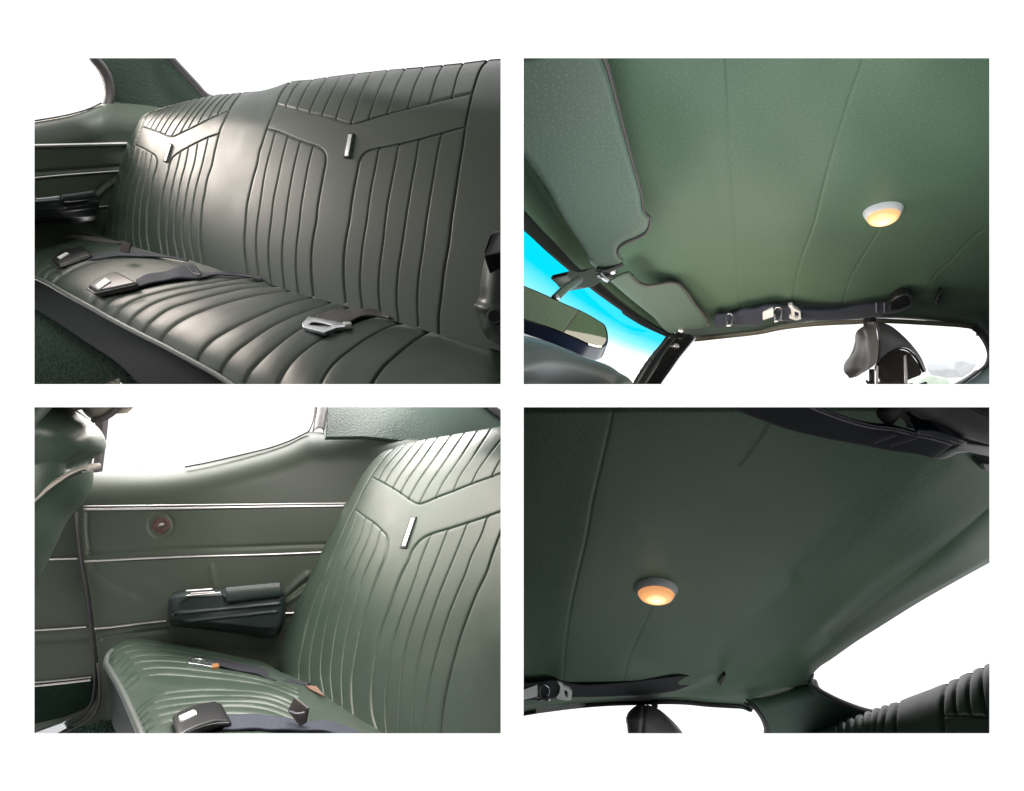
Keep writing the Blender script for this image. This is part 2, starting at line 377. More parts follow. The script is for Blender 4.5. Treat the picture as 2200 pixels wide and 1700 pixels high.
# ------------------------------------------------------------------ materials
def mat(name, col, rough=0.5, metal=0.0, spec=0.5, grain=None, mottle=0.0, mott_scale=6.0, coat=0.0, sheen=0.0, rvar=0.0, tint=(1, 1, 1)):
    """Principled material; grain = (kind, scale, strength, distance), mottle = brightness variation of the dye"""
    m = bpy.data.materials.new(name); m.use_nodes = True; nt = m.node_tree; b = nt.nodes['Principled BSDF']
    b.inputs['Base Color'].default_value = (*col, 1); b.inputs['Roughness'].default_value = rough
    b.inputs['Metallic'].default_value = metal; b.inputs['Specular IOR Level'].default_value = spec
    b.inputs['Specular Tint'].default_value = (*tint, 1); b.inputs['Coat Weight'].default_value = coat; b.inputs['Sheen Weight'].default_value = sheen
    tc = nt.nodes.new('ShaderNodeTexCoord')
    if mottle or rvar:
        n = nt.nodes.new('ShaderNodeTexNoise'); n.inputs['Scale'].default_value = mott_scale; n.inputs['Detail'].default_value = 5; n.inputs['Roughness'].default_value = 0.62
        nt.links.new(tc.outputs['Object'], n.inputs['Vector'])
        if mottle:
            mx = nt.nodes.new('ShaderNodeMix'); mx.data_type = 'RGBA'
            mx.inputs[6].default_value = (*[c * (1 - mottle) for c in col], 1); mx.inputs[7].default_value = (*[min(1, c * (1 + mottle)) for c in col], 1)
            nt.links.new(n.outputs['Fac'], mx.inputs[0]); nt.links.new(mx.outputs[2], b.inputs['Base Color'])
        if rvar:
            mr = nt.nodes.new('ShaderNodeMapRange'); mr.inputs[1].default_value = 0.3; mr.inputs[2].default_value = 0.7
            mr.inputs[3].default_value = max(0.02, rough - rvar); mr.inputs[4].default_value = rough + rvar
            nt.links.new(n.outputs['Fac'], mr.inputs[0]); nt.links.new(mr.outputs[0], b.inputs['Roughness'])
    if grain:
        kind, sc, st, dist = grain
        if kind == 'leather':
            t = nt.nodes.new('ShaderNodeTexVoronoi'); t.feature = 'SMOOTH_F1'; t.inputs['Scale'].default_value = sc; out = t.outputs['Distance']
        else:
            t = nt.nodes.new('ShaderNodeTexNoise'); t.inputs['Scale'].default_value = sc; t.inputs['Detail'].default_value = 3; out = t.outputs['Fac']
        nt.links.new(tc.outputs['Object'], t.inputs['Vector'])
        bp = nt.nodes.new('ShaderNodeBump'); bp.inputs['Strength'].default_value = st; bp.inputs['Distance'].default_value = dist
        nt.links.new(out, bp.inputs['Height']); nt.links.new(bp.outputs[0], b.inputs['Normal'])
    return m

def perforated(name, col, spot, spot_col, scale, rough, bump):
    """vinyl with a scatter of little pressed marks (surface coordinates)"""
    m = bpy.data.materials.new(name); m.use_nodes = True; nt = m.node_tree; b = nt.nodes['Principled BSDF']
    b.inputs['Roughness'].default_value = rough; b.inputs['Specular IOR Level'].default_value = 0.28
    tc = nt.nodes.new('ShaderNodeTexCoord')
    v = nt.nodes.new('ShaderNodeTexVoronoi'); v.voronoi_dimensions = '2D'; v.inputs['Scale'].default_value = scale; v.inputs['Randomness'].default_value = 0.75
    nt.links.new(tc.outputs['UV'], v.inputs['Vector'])
    r = nt.nodes.new('ShaderNodeMapRange'); r.interpolation_type = 'SMOOTHSTEP'
    r.inputs[1].default_value = spot * 0.55; r.inputs[2].default_value = spot; r.inputs[3].default_value = 1; r.inputs[4].default_value = 0
    nt.links.new(v.outputs['Distance'], r.inputs[0])
    n = nt.nodes.new('ShaderNodeTexNoise'); n.inputs['Scale'].default_value = 5; n.inputs['Detail'].default_value = 4
    nt.links.new(tc.outputs['UV'], n.inputs['Vector'])
    m1 = nt.nodes.new('ShaderNodeMix'); m1.data_type = 'RGBA'; m1.inputs[6].default_value = (*[c * 0.86 for c in col], 1); m1.inputs[7].default_value = (*[c * 1.14 for c in col], 1)
    nt.links.new(n.outputs['Fac'], m1.inputs[0])
    m2 = nt.nodes.new('ShaderNodeMix'); m2.data_type = 'RGBA'; m2.inputs[7].default_value = (*spot_col, 1)
    nt.links.new(r.outputs[0], m2.inputs[0]); nt.links.new(m1.outputs[2], m2.inputs[6]); nt.links.new(m2.outputs[2], b.inputs['Base Color'])
    g = nt.nodes.new('ShaderNodeTexNoise'); g.inputs['Scale'].default_value = 260; g.inputs['Detail'].default_value = 2
    nt.links.new(tc.outputs['UV'], g.inputs['Vector'])
    ad = nt.nodes.new('ShaderNodeMath'); ad.operation = 'MULTIPLY_ADD'; ad.inputs[1].default_value = bump
    nt.links.new(r.outputs[0], ad.inputs[0])
    gs = nt.nodes.new('ShaderNodeMath'); gs.operation = 'MULTIPLY'; gs.inputs[1].default_value = 0.35; nt.links.new(g.outputs['Fac'], gs.inputs[0])
    nt.links.new(gs.outputs[0], ad.inputs[2])
    bp = nt.nodes.new('ShaderNodeBump'); bp.inputs['Strength'].default_value = 0.35; bp.inputs['Distance'].default_value = 0.0006
    nt.links.new(ad.outputs[0], bp.inputs['Height']); nt.links.new(bp.outputs[0], b.inputs['Normal'])
    return m

def glass(name, tint=(1, 1, 1), gloss=0.04):
    m = bpy.data.materials.new(name); m.use_nodes = True; nt = m.node_tree; nt.nodes.remove(nt.nodes['Principled BSDF'])
    t = nt.nodes.new('ShaderNodeBsdfTransparent'); t.inputs[0].default_value = (*tint, 1)
    g = nt.nodes.new('ShaderNodeBsdfGlossy'); g.inputs['Roughness'].default_value = 0.02
    mx = nt.nodes.new('ShaderNodeMixShader'); mx.inputs[0].default_value = gloss
    nt.links.new(t.outputs[0], mx.inputs[1]); nt.links.new(g.outputs[0], mx.inputs[2]); nt.links.new(mx.outputs[0], nt.nodes['Material Output'].inputs[0])
    return m

VINYL = mat('seat_vinyl', (0.036, 0.056, 0.041), 0.37, spec=0.42, grain=('leather', 460, 0.22, 0.0006), mottle=0.22, mott_scale=9, rvar=0.06, tint=(1.0, 0.97, 0.92))
TRIM = mat('trim_vinyl', (0.045, 0.058, 0.042), 0.45, spec=0.4, grain=('noise', 700, 0.18, 0.0005), mottle=0.12, mott_scale=7)
EMBOSS = mat('embossed_vinyl', (0.046, 0.072, 0.058), 0.5, spec=0.4, grain=('noise', 150, 0.9, 0.0022), mottle=0.15, mott_scale=40)
HEAD = perforated('headliner_vinyl', (0.088, 0.148, 0.100), 0.15, (0.118, 0.188, 0.133), 118, 0.46, 0.8)  # paler marks: light caught by the pressed dots put into the colour
VISOR = perforated('visor_vinyl', (0.100, 0.150, 0.122), 0.24, (0.124, 0.174, 0.142), 125, 0.46, 0.6)
PLASTIC = mat('armrest_plastic', (0.019, 0.029, 0.028), 0.42, spec=0.45, grain=('noise', 320, 0.12, 0.0005), mottle=0.25, mott_scale=25)
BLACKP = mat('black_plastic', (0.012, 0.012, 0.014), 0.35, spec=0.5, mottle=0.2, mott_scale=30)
PAINT = mat('dark_glossy_paint', (0.014, 0.016, 0.016), 0.16, spec=0.6, coat=0.4)
BASEV = mat('shaded_base_vinyl', (0.006, 0.010, 0.010), 0.6, spec=0.15, grain=('noise', 500, 0.2, 0.0006), mottle=0.25, mott_scale=9)  # near black: shade below the bench edge put into the colour
RUBBER = mat('window_rubber', (0.10, 0.09, 0.095), 0.5, grain=('noise', 300, 0.15, 0.0005), mottle=0.15, mott_scale=20)
DRUBBER = mat('dark_rubber', (0.02, 0.02, 0.022), 0.55)
CHROME = mat('chrome', (0.80, 0.77, 0.77), 0.30, metal=1.0)
METAL = mat('plated_steel', (0.62, 0.63, 0.66), 0.28, metal=1.0, mottle=0.15, mott_scale=40, rvar=0.06)
WEB = mat('black_webbing', (0.010, 0.011, 0.018), 0.7, spec=0.25, sheen=0.08, grain=('noise', 900, 0.4, 0.0006), mottle=0.2, mott_scale=25)
WEBN = mat('navy_webbing', (0.022, 0.028, 0.050), 0.65, spec=0.3, sheen=0.15, grain=('noise', 900, 0.4, 0.0006), mottle=0.2, mott_scale=25)
WEBB = mat('brown_webbing', (0.055, 0.045, 0.042), 0.6, sheen=0.2, grain=('noise', 900, 0.4, 0.0006), mottle=0.25, mott_scale=30)
THREAD = mat('stitching', (0.20, 0.19, 0.22), 0.6)
LABELM = mat('white_label', (0.80, 0.82, 0.82), 0.45)
ORANGE = mat('orange_plastic', (0.30, 0.14, 0.05), 0.5)
PALEPIPE = mat('pale_piping', (0.36, 0.32, 0.28), 0.42, mottle=0.12, mott_scale=20)
LOOPB = mat('copper_brown_tape', (0.15, 0.07, 0.04), 0.5, mottle=0.2, mott_scale=60)
ENDPL = mat('grey_green_plastic', (0.075, 0.092, 0.080), 0.28, spec=0.55, mottle=0.12, mott_scale=20)
CARPET = mat('green_carpet', (0.018, 0.066, 0.042), 0.95, spec=0.1, sheen=0.3, grain=('noise', 260, 1.0, 0.004), mottle=0.55, mott_scale=60)
POCKET = mat('dark_pocket_carpet', (0.008, 0.018, 0.013), 0.95, spec=0.1, grain=('noise', 260, 1.0, 0.004), mottle=0.5, mott_scale=60)
PIPE = mat('seat_piping', (0.085, 0.10, 0.09), 0.38, spec=0.6, mottle=0.15, mott_scale=30)
RUST = mat('rusty_steel', (0.10, 0.055, 0.045), 0.55, metal=0.3, mottle=0.4, mott_scale=90)
BOARD = mat('white_board', (0.86, 0.86, 0.86), 0.85, spec=0.1)
DARKBOARD = mat('dark_board', (0.03, 0.03, 0.03), 0.9, spec=0.1)
CLEAR = glass('clear_glass')

# ================================================================== the white board with its four openings
BD = 0.50                                     # distance of the board
XS = [(74.0, 1075.7), (1125.0, 2125.7)]; YS = [(125.2, 825.6), (875.2, 1575.6)]
def build_board():
    xs = [-7000, XS[0][0], XS[0][1], XS[1][0], XS[1][1], 9200]; ys = [-7000, YS[0][0], YS[0][1], YS[1][0], YS[1][1], 8700]
    V = []; Fc = []; th = 0.004
    def quad(a, b, c, d): k = len(V); V.extend([a, b, c, d]); Fc.append([k, k + 1, k + 2, k + 3])
    for i in range(5):
        for j in range(5):
            if i in (1, 3) and j in (1, 3): continue
            quad(P(xs[i], ys[j + 1], BD), P(xs[i + 1], ys[j + 1], BD), P(xs[i + 1], ys[j], BD), P(xs[i], ys[j], BD))
    for (x0, x1) in XS:                        # bevel-cut edges of each opening
        for (y0, y1) in YS:
            g = 6.0
            f = [P(x0, y0, BD), P(x1, y0, BD), P(x1, y1, BD), P(x0, y1, BD)]
            k = [P(x0 - g, y0 - g, BD + th), P(x1 + g, y0 - g, BD + th), P(x1 + g, y1 + g, BD + th), P(x0 - g, y1 + g, BD + th)]
            for a in range(4): quad(f[a], f[(a + 1) % 4], k[(a + 1) % 4], k[a])
    o = mesh_obj('wall', V, Fc, BOARD, smooth=False)
    tag(o, kind='structure')
build_board()

def build_dividers():  # dark sheets seen edge-on, added to stop light crossing between the views
    t = 0.003; y0 = (BD + 0.006) * SC
    for nm, x0, x1, z0, z1, y1 in (('light_partition', -t, t, -1.9, 1.9, 3.2 * SC), ('light_partition', -2.6, -t * 2, -t, t, 2.0 * SC), ('light_partition', t * 2, 2.6, -t, t, 2.45 * SC)):
        bm = bmesh.new(); bmesh.ops.create_cube(bm, size=1)
        for v in bm.verts:
            v.co = Vector(((x0 if v.co.x < 0 else x1) * 1.0, y0 if v.co.y < 0 else y1, CAMZ + (z0 if v.co.z < 0 else z1)))
        o = bm_obj(nm, bm, DARKBOARD, smooth=False); tag(o, kind='structure')
build_dividers()

# ================================================================== opening one: the whole back seat
dCushA = lambda x, y: 1 / (0.001769 * (np.asarray(y, float) - (304 - 0.0989 * (np.asarray(x, float) + 392))))
dBackA = lambda x, y: 1 / (0.000667 * (np.asarray(x, float) + 392 + 0.3266 * (np.asarray(y, float) - 304)))
dSideA = lambda x, y: 1 / (0.000347 * (1500 - 0.0703 * (np.asarray(y, float) - 200) - np.asarray(x, float)))

def seat_A():
    seat = thing('car_bench', 'dark green pleated back seat seen whole, with both chevron panels and the full bench', 'car seat', (560, 800, 1.2))
    left = A3(655, 190, 640, 60) + A1(690, 1530, 710, 1370, 760, 1220, 810, 1070, 860, 930, 920, 790, 970, 690, 1012, 625)
    top = A1(1012, 625, 1040, 592, 1090, 562, 1200, 522, 1330, 487, 1480, 450, 1600, 427, 1700, 407, 1850, 395, 1940, 385) + \
        A2(0, 375, 150, 335, 260, 293, 470, 268, 600, 247, 860, 213, 1150, 183, 1460, 160, 1640, 144, 1820, 127, 2050, 98, 2240, 82)
    bot = A3(655, 215, 720, 245, 930, 320, 1240, 400, 1440, 440, 1600, 490, 1750, 535, 1960, 580, 2184, 650) + \
        A4(380, 745, 560, 790, 900, 885, 1150, 955, 1350, 1020, 1600, 1090, 1900, 1165, 2240, 1265)
    outl = A1(1150, 540, 1100, 565, 1060, 620, 1035, 685, 1000, 760, 965, 845, 930, 930, 890, 1060) + AK(335, 0, 285, 200, 240, 420, 215, 600, 205, 780, 215, 960)
    inl = A1(1945, 372, 1900, 430, 1850, 500, 1825, 550, 1790, 620, 1745, 720, 1720, 810, 1690, 930, 1662, 1050) + AK(1485, 0, 1435, 230, 1395, 420, 1375, 620, 1365, 830, 1400, 1220)
    inr = A2(270, 290, 220, 350, 185, 410, 155, 490, 110, 610, 70, 710, 30, 840, 0, 930) + A1(2085, 1020) + AK(2110, 0, 2050, 230, 2010, 420, 1990, 620, 1970, 830, 1975, 1050, 2005, 1340)
    outr = A2(2050, 98, 2000, 150, 1965, 230, 1940, 310, 1915, 400, 1880, 560, 1855, 700, 1840, 810, 1800, 1050, 1760, 1300, 1720, 1554) + A4(1700, 250, 1650, 520, 1625, 740, 1605, 900, 1605, 1090)
    panel_seams = [outl, inl, inr, outr]
    chev = [A1(1035, 685, 1120, 712, 1200, 740, 1270, 770, 1310, 775, 1380, 745, 1500, 690, 1640, 620, 1730, 580, 1820, 545),
            A1(965, 845, 1040, 880, 1120, 925, 1150, 945, 1165, 975, 1162, 1040) + AK(745, 0, 695, 230, 660, 420, 650, 600, 655, 800, 690, 1040),
            A1(1735, 750, 1640, 780, 1550, 820, 1450, 870, 1370, 915, 1310, 960, 1280, 1020, 1268, 1075) + AK(925, 0, 865, 220, 830, 420, 815, 600, 820, 780, 855, 1040),
            A2(155, 490, 230, 505, 340, 535, 450, 565, 560, 590, 690, 630, 790, 660, 830, 668, 880, 660, 990, 625, 1140, 580, 1330, 530, 1500, 490, 1700, 440, 1915, 390),
            A2(70, 710, 200, 745, 320, 800, 440, 845, 530, 875, 575, 900, 600, 940, 605, 1000, 590, 1090, 560, 1250, 530, 1420, 515, 1554) + A4(490, 200, 465, 400, 465, 550, 480, 740),
            A2(1855, 695, 1700, 735, 1500, 790, 1280, 845, 1080, 885, 980, 910, 930, 950, 905, 1000, 890, 1080, 870, 1180, 840, 1340, 810, 1554) + A4(785, 200, 755, 450, 755, 600, 770, 800)]
    up = [A1(*a) for a in ((1075, 690, 1105, 640, 1165, 575, 1215, 525), (1115, 700, 1160, 620, 1220, 550, 1270, 505), (1155, 715, 1220, 610, 1280, 540, 1340, 488),
          (1200, 735, 1270, 620, 1350, 530, 1420, 468), (1245, 750, 1320, 630, 1410, 530, 1480, 450), (1305, 765, 1385, 640, 1480, 520, 1550, 436), (1385, 735, 1440, 640, 1540, 510, 1620, 422),
          (1460, 695, 1510, 610, 1600, 500, 1685, 410), (1545, 660, 1590, 580, 1680, 470, 1760, 402), (1640, 615, 1680, 545, 1770, 440, 1825, 396), (1725, 575, 1760, 510, 1840, 420, 1880, 392))]
    up += [A2(*a) for a in ((235, 505, 270, 430, 310, 350, 360, 282), (340, 535, 370, 460, 420, 350, 470, 268), (450, 565, 480, 490, 540, 360, 600, 245), (565, 590, 600, 500, 665, 360, 720, 232),
           (690, 630, 720, 530, 790, 350, 860, 212), (825, 665, 860, 560, 925, 360, 1000, 198), (985, 622, 1010, 540, 1075, 350, 1150, 182), (1150, 580, 1175, 500, 1230, 330, 1305, 170),
           (1335, 528, 1360, 440, 1405, 300, 1470, 158), (1525, 485, 1545, 420, 1590, 260, 1645, 143), (1730, 435, 1750, 360, 1790, 210, 1830, 125))]
    low = [A1(985, 865, 960, 960, 935, 1050) + AK(405, 0, 350, 220, 315, 420, 300, 600, 290, 780, 305, 940), A1(1030, 885, 1005, 1000) + AK(490, 0, 430, 220, 400, 420, 385, 600, 375, 780, 395, 960),
           A1(1075, 910, 1045, 1040) + AK(572, 0, 515, 250, 485, 420, 470, 600, 468, 780, 505, 1000), A1(1120, 930, 1100, 1040) + AK(655, 0, 600, 220, 570, 400, 558, 600, 555, 780, 595, 1030),
           A1(1380, 925, 1352, 1040) + AK(1030, 0, 985, 200, 950, 400, 925, 600, 915, 780, 940, 1060), A1(1455, 880, 1420, 1040) + AK(1130, 0, 1080, 220, 1045, 420, 1020, 600, 1020, 780, 1075, 1110),
           A1(1540, 840, 1500, 1040) + AK(1245, 0, 1195, 200, 1155, 420, 1130, 620, 1125, 800, 1180, 1140), A1(1635, 795, 1605, 920, 1575, 1040) + AK(1360, 0, 1300, 230, 1265, 420, 1240, 620, 1240, 830, 1290, 1190),
           A2(150, 735, 120, 850, 60, 1080, 20, 1300) + AK(2184, 440, 2150, 640, 2130, 850, 2130, 1050, 2160, 1330), A2(260, 785, 225, 920, 170, 1170, 130, 1350, 105, 1554) + A4(80, 250, 75, 400, 100, 660),
           A2(375, 825, 340, 960, 290, 1200, 255, 1400, 235, 1554) + A4(210, 250, 200, 450, 220, 690), A2(490, 865, 455, 1010, 410, 1250, 380, 1420, 365, 1554) + A4(335, 300, 325, 480, 345, 730),
           A2(1080, 885, 1050, 1050, 1015, 1220, 985, 1400, 965, 1554) + A4(935, 250, 905, 500, 900, 650, 925, 890), A2(1255, 850, 1230, 1000, 1190, 1200, 1155, 1380, 1130, 1554) + A4(1110, 250, 1075, 500, 1065, 700, 1085, 920),
           A2(1440, 805, 1415, 960, 1370, 1200, 1335, 1400, 1310, 1554) + A4(1275, 300, 1235, 560, 1225, 800, 1245, 970), A2(1640, 755, 1610, 900, 1565, 1150, 1525, 1380, 1495, 1554) + A4(1465, 300, 1425, 560, 1410, 780, 1420, 1010)]
    sil = left[:-1] + top
    H = adds(pillow(panel_seams + chev, 0.0018, 0.008, 0.0024, 0.0018, 60), pillow(up + low, 0.0012, 0.006, 0.0017, 0.0016, 60), lumps(0.004, 500, 3))
    patch('backrest', bot, top, VINYL, left=left[::1], dfun=dBackA, nu=940, nv=420, parent=seat, H=H, roll=[(sil, 0.11, 0.13)], vpow=1.35,
          right=[(1095, 741 + 20), (1095, 128)], skirt={'t': [(0, 4, .06), (0, 30, .12), (0, 120, .2)], 'l': [(3, 0, .05), (14, 0, .12), (40, 0, .2)]})
    global BENCH_A; BENCH_A = seat.name
    # cushion
    pip = A3(-90, 520, 60, 570, 160, 615, 340, 720, 560, 840, 780, 965, 1030, 1095, 1200, 1180, 1500, 1340, 1740, 1475, 1830, 1535) + R(520, 843, 560, 866)
    front = A3(-90, 520, 60, 570, 160, 615, 340, 720, 560, 840, 780, 965, 1030, 1095, 1200, 1180, 1500, 1340, 1740, 1475, 1830, 1535) + R(506, 834, 560, 838, 700, 838, 900, 838, 1095, 838)
    backl = A3(-90, 160, 60, 165, 200, 166, 400, 177, 640, 203, 720, 222, 930, 295, 1240, 375, 1440, 415, 1600, 465, 1750, 510, 1960, 552, 2184, 620) + \
        A4(380, 718, 560, 762, 900, 852, 1150, 922, 1350, 987, 1600, 1055, 1900, 1132, 2240, 1235)
    pl = [A3(*a) for a in ((-90, 215, 60, 205, 200, 195, 420, 200), (-90, 262, 60, 245, 200, 225, 450, 222), (-90, 320, 60, 300, 200, 270, 400, 248, 600, 245), (-90, 375, 60, 345, 200, 305, 420, 275, 640, 265),
          (-90, 430, 60, 390, 150, 350, 300, 308, 500, 290), (-60, 520, 60, 445, 160, 395, 320, 350, 560, 330), (95, 585, 130, 520, 200, 475, 330, 435, 520, 410), (160, 612, 190, 550, 260, 510, 340, 490),
          (230, 655, 250, 610, 320, 560, 420, 500, 550, 440, 700, 410, 900, 390, 1150, 395, 1400, 430),
          (555, 836, 575, 790, 610, 750, 720, 690), (665, 890, 690, 840, 750, 780, 850, 730, 1000, 680, 1200, 630, 1500, 580, 1700, 545, 1850, 528), (770, 960, 800, 900, 870, 830, 1000, 760, 1150, 710, 1400, 650, 1700, 605, 1900, 575, 2040, 570),
          (900, 1030, 930, 960, 1000, 890, 1120, 810, 1300, 740, 1600, 670, 1900, 622, 2184, 605), (1040, 1098, 1070, 1020, 1150, 940, 1280, 850, 1450, 790, 1700, 720, 2000, 660, 2300, 655),
          (1200, 1180, 1220, 1110, 1290, 1030, 1420, 940, 1600, 860, 1850, 780, 2184, 715, 2440, 695))]
    pl += [A3(1530, 1355, 1560, 1270, 1640, 1170, 1800, 1060, 1980, 970, 2100, 915) + A4(60, 890, 150, 850, 300, 800, 480, 760), A3(1740, 1475, 1770, 1390, 1860, 1270, 2000, 1160) + A4(60, 1050, 200, 975, 420, 885, 640, 810),
           A3(1950, 1590, 2010, 1440, 2080, 1360) + A4(150, 1205, 330, 1070, 450, 1000, 700, 890, 820, 850), A4(130, 1620, 250, 1400, 450, 1210, 650, 1090, 850, 990, 1000, 945, 1120, 925),
           A4(500, 1620, 650, 1380, 850, 1210, 1050, 1080, 1200, 1010, 1330, 990), A4(960, 1620, 1100, 1400, 1250, 1260, 1450, 1110, 1560, 1055, 1620, 1060)]
    Hc = adds(pillow(pl, 0.0050, 0.028, 0.0016, 0.003, 70), lumps(0.003, 420, 5))
    patch('cushion', front, backl, VINYL, dfun=dCushA, nu=620, nv=380, parent=seat, H=Hc, roll=[(pip, 0.17, 0.11), (backl, 0.05, 0.012)], vpow=1.15,
          skirt={'t': [(0, 2, .03), (0, 14, .06)]})
    pp = resample(pip[:-1], 50); dp = dCushA(pp[:, 0], pp[:, 1]) + 0.11 * 0.97
    tube('piping', [(x, y, d - 0.028) for (x, y), d in zip(pp, dp)], 0.0075, PIPE, seat, seg=80)
    lower = A3(-90, 760, 60, 850, 300, 1000, 500, 1140, 800, 1340, 1000, 1535) + R(312, 843)
    top_e = [(x, y, d) for (x, y), d in zip(pp, dp)]
    dl = lambda x: float(np.interp(x, pp[:, 0], dp))
    low_e = [(x, y, 1.0 / (0.001032 * (x + 392 + 0.3266 * (y - 304))) + 0.03) for x, y in lower]
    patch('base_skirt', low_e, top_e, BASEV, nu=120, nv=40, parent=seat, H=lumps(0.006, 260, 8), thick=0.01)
    for q in (A1(1272, 828, 1294, 834, 1246, 1002, 1216, 996), A2(780, 732, 836, 738, 798, 962, 740, 958)):
        badge(q, dBackA, seat)
seat_A()

def side_A():
    t = thing('trim_panel', 'dark green side trim panel left of the whole back seat, its armrest cut off', 'trim panel', (150, 480, 2.1))
    top = A1(-1500, 700, -500, 730, -120, 664, 60, 632, 250, 600, 430, 560, 560, 518, 640, 482, 690, 472, 770, 468, 870, 478, 1000, 485, 1100, 497, 1240, 525)
    bot = R(-300, 700, -20, 600, 150, 530, 345, 520)
    H = adds(crease([A1(-120, 1110, 60, 1095, 300, 1080, 550, 1062, 830, 1040)], -0.006, 0.008), crease([A1(600, 1330, 700, 1240, 800, 1170), A1(640, 1300, 760, 1160)], 0.007, 0.012),
             crease([A1(650, 1250, 780, 1140)], -0.006, 0.012), lumps(0.005, 300, 4))
    patch('panel', bot, top, TRIM, dfun=dSideA, nu=220, nv=180, parent=t, H=H, roll=[(top, 0.13, 0.12)], vpow=1.3, thick=0.008,
          skirt={'t': [(0, 2, .05), (0, 8, .12)]})
    strip('chrome_strip', A1(-110, 862, 60, 858, 400, 850, 900, 836), 9, CHROME, nearer(dSideA, -0.002), 0.008, t)
    strip('chrome_strip', A1(-110, 1160, 60, 1145, 300, 1122, 550, 1103, 830, 1082), 5, CHROME, nearer(dSideA, -0.002), 0.006, t)
    strip('chrome_strip', A1(630, 1408, 720, 1400), 3.5, CHROME, nearer(dSideA, -0.002), 0.006, t)
    # armrest
    prof = lambda u, v: -np.interp(v, [0, .06, .2, .45, .70, .80, .88, .95, 1], [.03, .10, .135, .15, .165, .168, .155, .10, .03])
    rt = A3(600, 70, 630, 30) + A1(640, 1400, 628, 1310, 592, 1254)
    am = patch('armrest', A3(-150, 76, 60, 76, 300, 78, 480, 78, 600, 70), A1(-150, 1330, 60, 1314, 290, 1296, 470, 1274, 592, 1254), PLASTIC, right=rt, dfun=dSideA, prof=prof, nu=120, nv=80, parent=t, roll=[(rt, 0.03, 0.05)],
               H=adds(crease([A1(-150, 1450, 60, 1432, 300, 1405, 625, 1362)], 0.004, 0.006), crease([A1(-150, 1492, 60, 1470, 300, 1440, 630, 1400)], 0.003, 0.006), crease([A1(300, 1300, 312, 1340, 330, 1372, 470, 1358, 615, 1332)], -0.010, 0.007), lumps(0.002, 60, 16)),
               skirt={'b': [(0, -2, .06)], 't': [(0, 2, .06)], 'r': [(-2, 0, .06)]})
    dl = nearer(dSideA, -0.176)
    patch('lid', A1(318, 1370, 470, 1354, 614, 1330), A1(305, 1296, 450, 1278, 588, 1257), PLASTIC, dfun=dl, prof=lambda u, v: -0.012 * np.sqrt(np.clip(1 - (2 * v - 1)**2, 0, 1)), nu=50, nv=22, parent=am, thick=0.012)
    strip('chrome_edge', A1(70, 1335, 170, 1326, 280, 1312), 2.2, CHROME, nearer(dSideA, -0.178), 0.004, am, nu=30)
side_A()

def pillar_A():
    dP = plane3((240, 215, 2.42), (440, 205, 2.75), (240, 130, 2.36))
    t = thing('roof_pillar', 'embossed dark green roof pillar behind the whole back seat, between two white windows', 'car pillar', (300, 230, 2.5))
    lft = A1(765, 520, 775, 380, 770, 300, 745, 210, 700, 130, 640, 64) + R(196, 96, 180, 60)
    rgt = A1(1800, 560, 1650, 410, 1600, 385, 1500, 285, 1400, 175, 1300, 60) + R(352, 96, 330, 60)
    patch('panel', [lft[0], A1(1200, 560)[0], rgt[0]], [lft[-1], (255, 58), rgt[-1]], EMBOSS, left=lft, right=rgt, dfun=dP, nu=100, nv=90, parent=t, H=lumps(0.004, 200, 9), thick=0.02)
    lw = A1(715, 478, 732, 400, 728, 310, 702, 215, 655, 135, 600, 70) + R(188, 100, 168, 60)
    strip('window_seal', lw, (20, 20), RUBBER, nearer(dP, -0.02), 0.03, t)
    strip('seal_lip', A1(690, 470, 700, 400, 690, 320, 662, 225, 618, 145, 560, 68) + R(178, 100, 160, 60), 3.5, DRUBBER, nearer(dP, -0.012), 0.02, t)
    strip('rear_window_trim', A1(1690, 440, 1600, 395, 1500, 290, 1395, 178, 1290, 64) + R(345, 98, 322, 60), (13, 15), RUBBER, nearer(dP, -0.015), 0.02, t)
    g = slab('window_glass', with_d(R(30, 40, 150, 40, 226, 115, 232, 215, 150, 275, 30, 290), lambda x, y: 2.55), CLEAR, thick=0.008, bevel=0)
    tag(g, 'overexposed side window pane at the far left of the whole back seat', 'car window', kind='thing')
    g = slab('window_glass', [(352, 60, 2.85), (1095, 20, 1.9), (1095, 300, 1.75), (520, 240, 2.6), (445, 215, 2.8)], CLEAR, thick=0.008, bevel=0)
    tag(g, 'wide white rear window above the whole back seat', 'car window', kind='thing')
    strip('seal', A1(-100, 655, 60, 630, 250, 598, 430, 558, 560, 516, 650, 470), 2.2, DRUBBER, lambda x, y: dSideA(x, y) + 0.09, 0.012, t)
pillar_A()

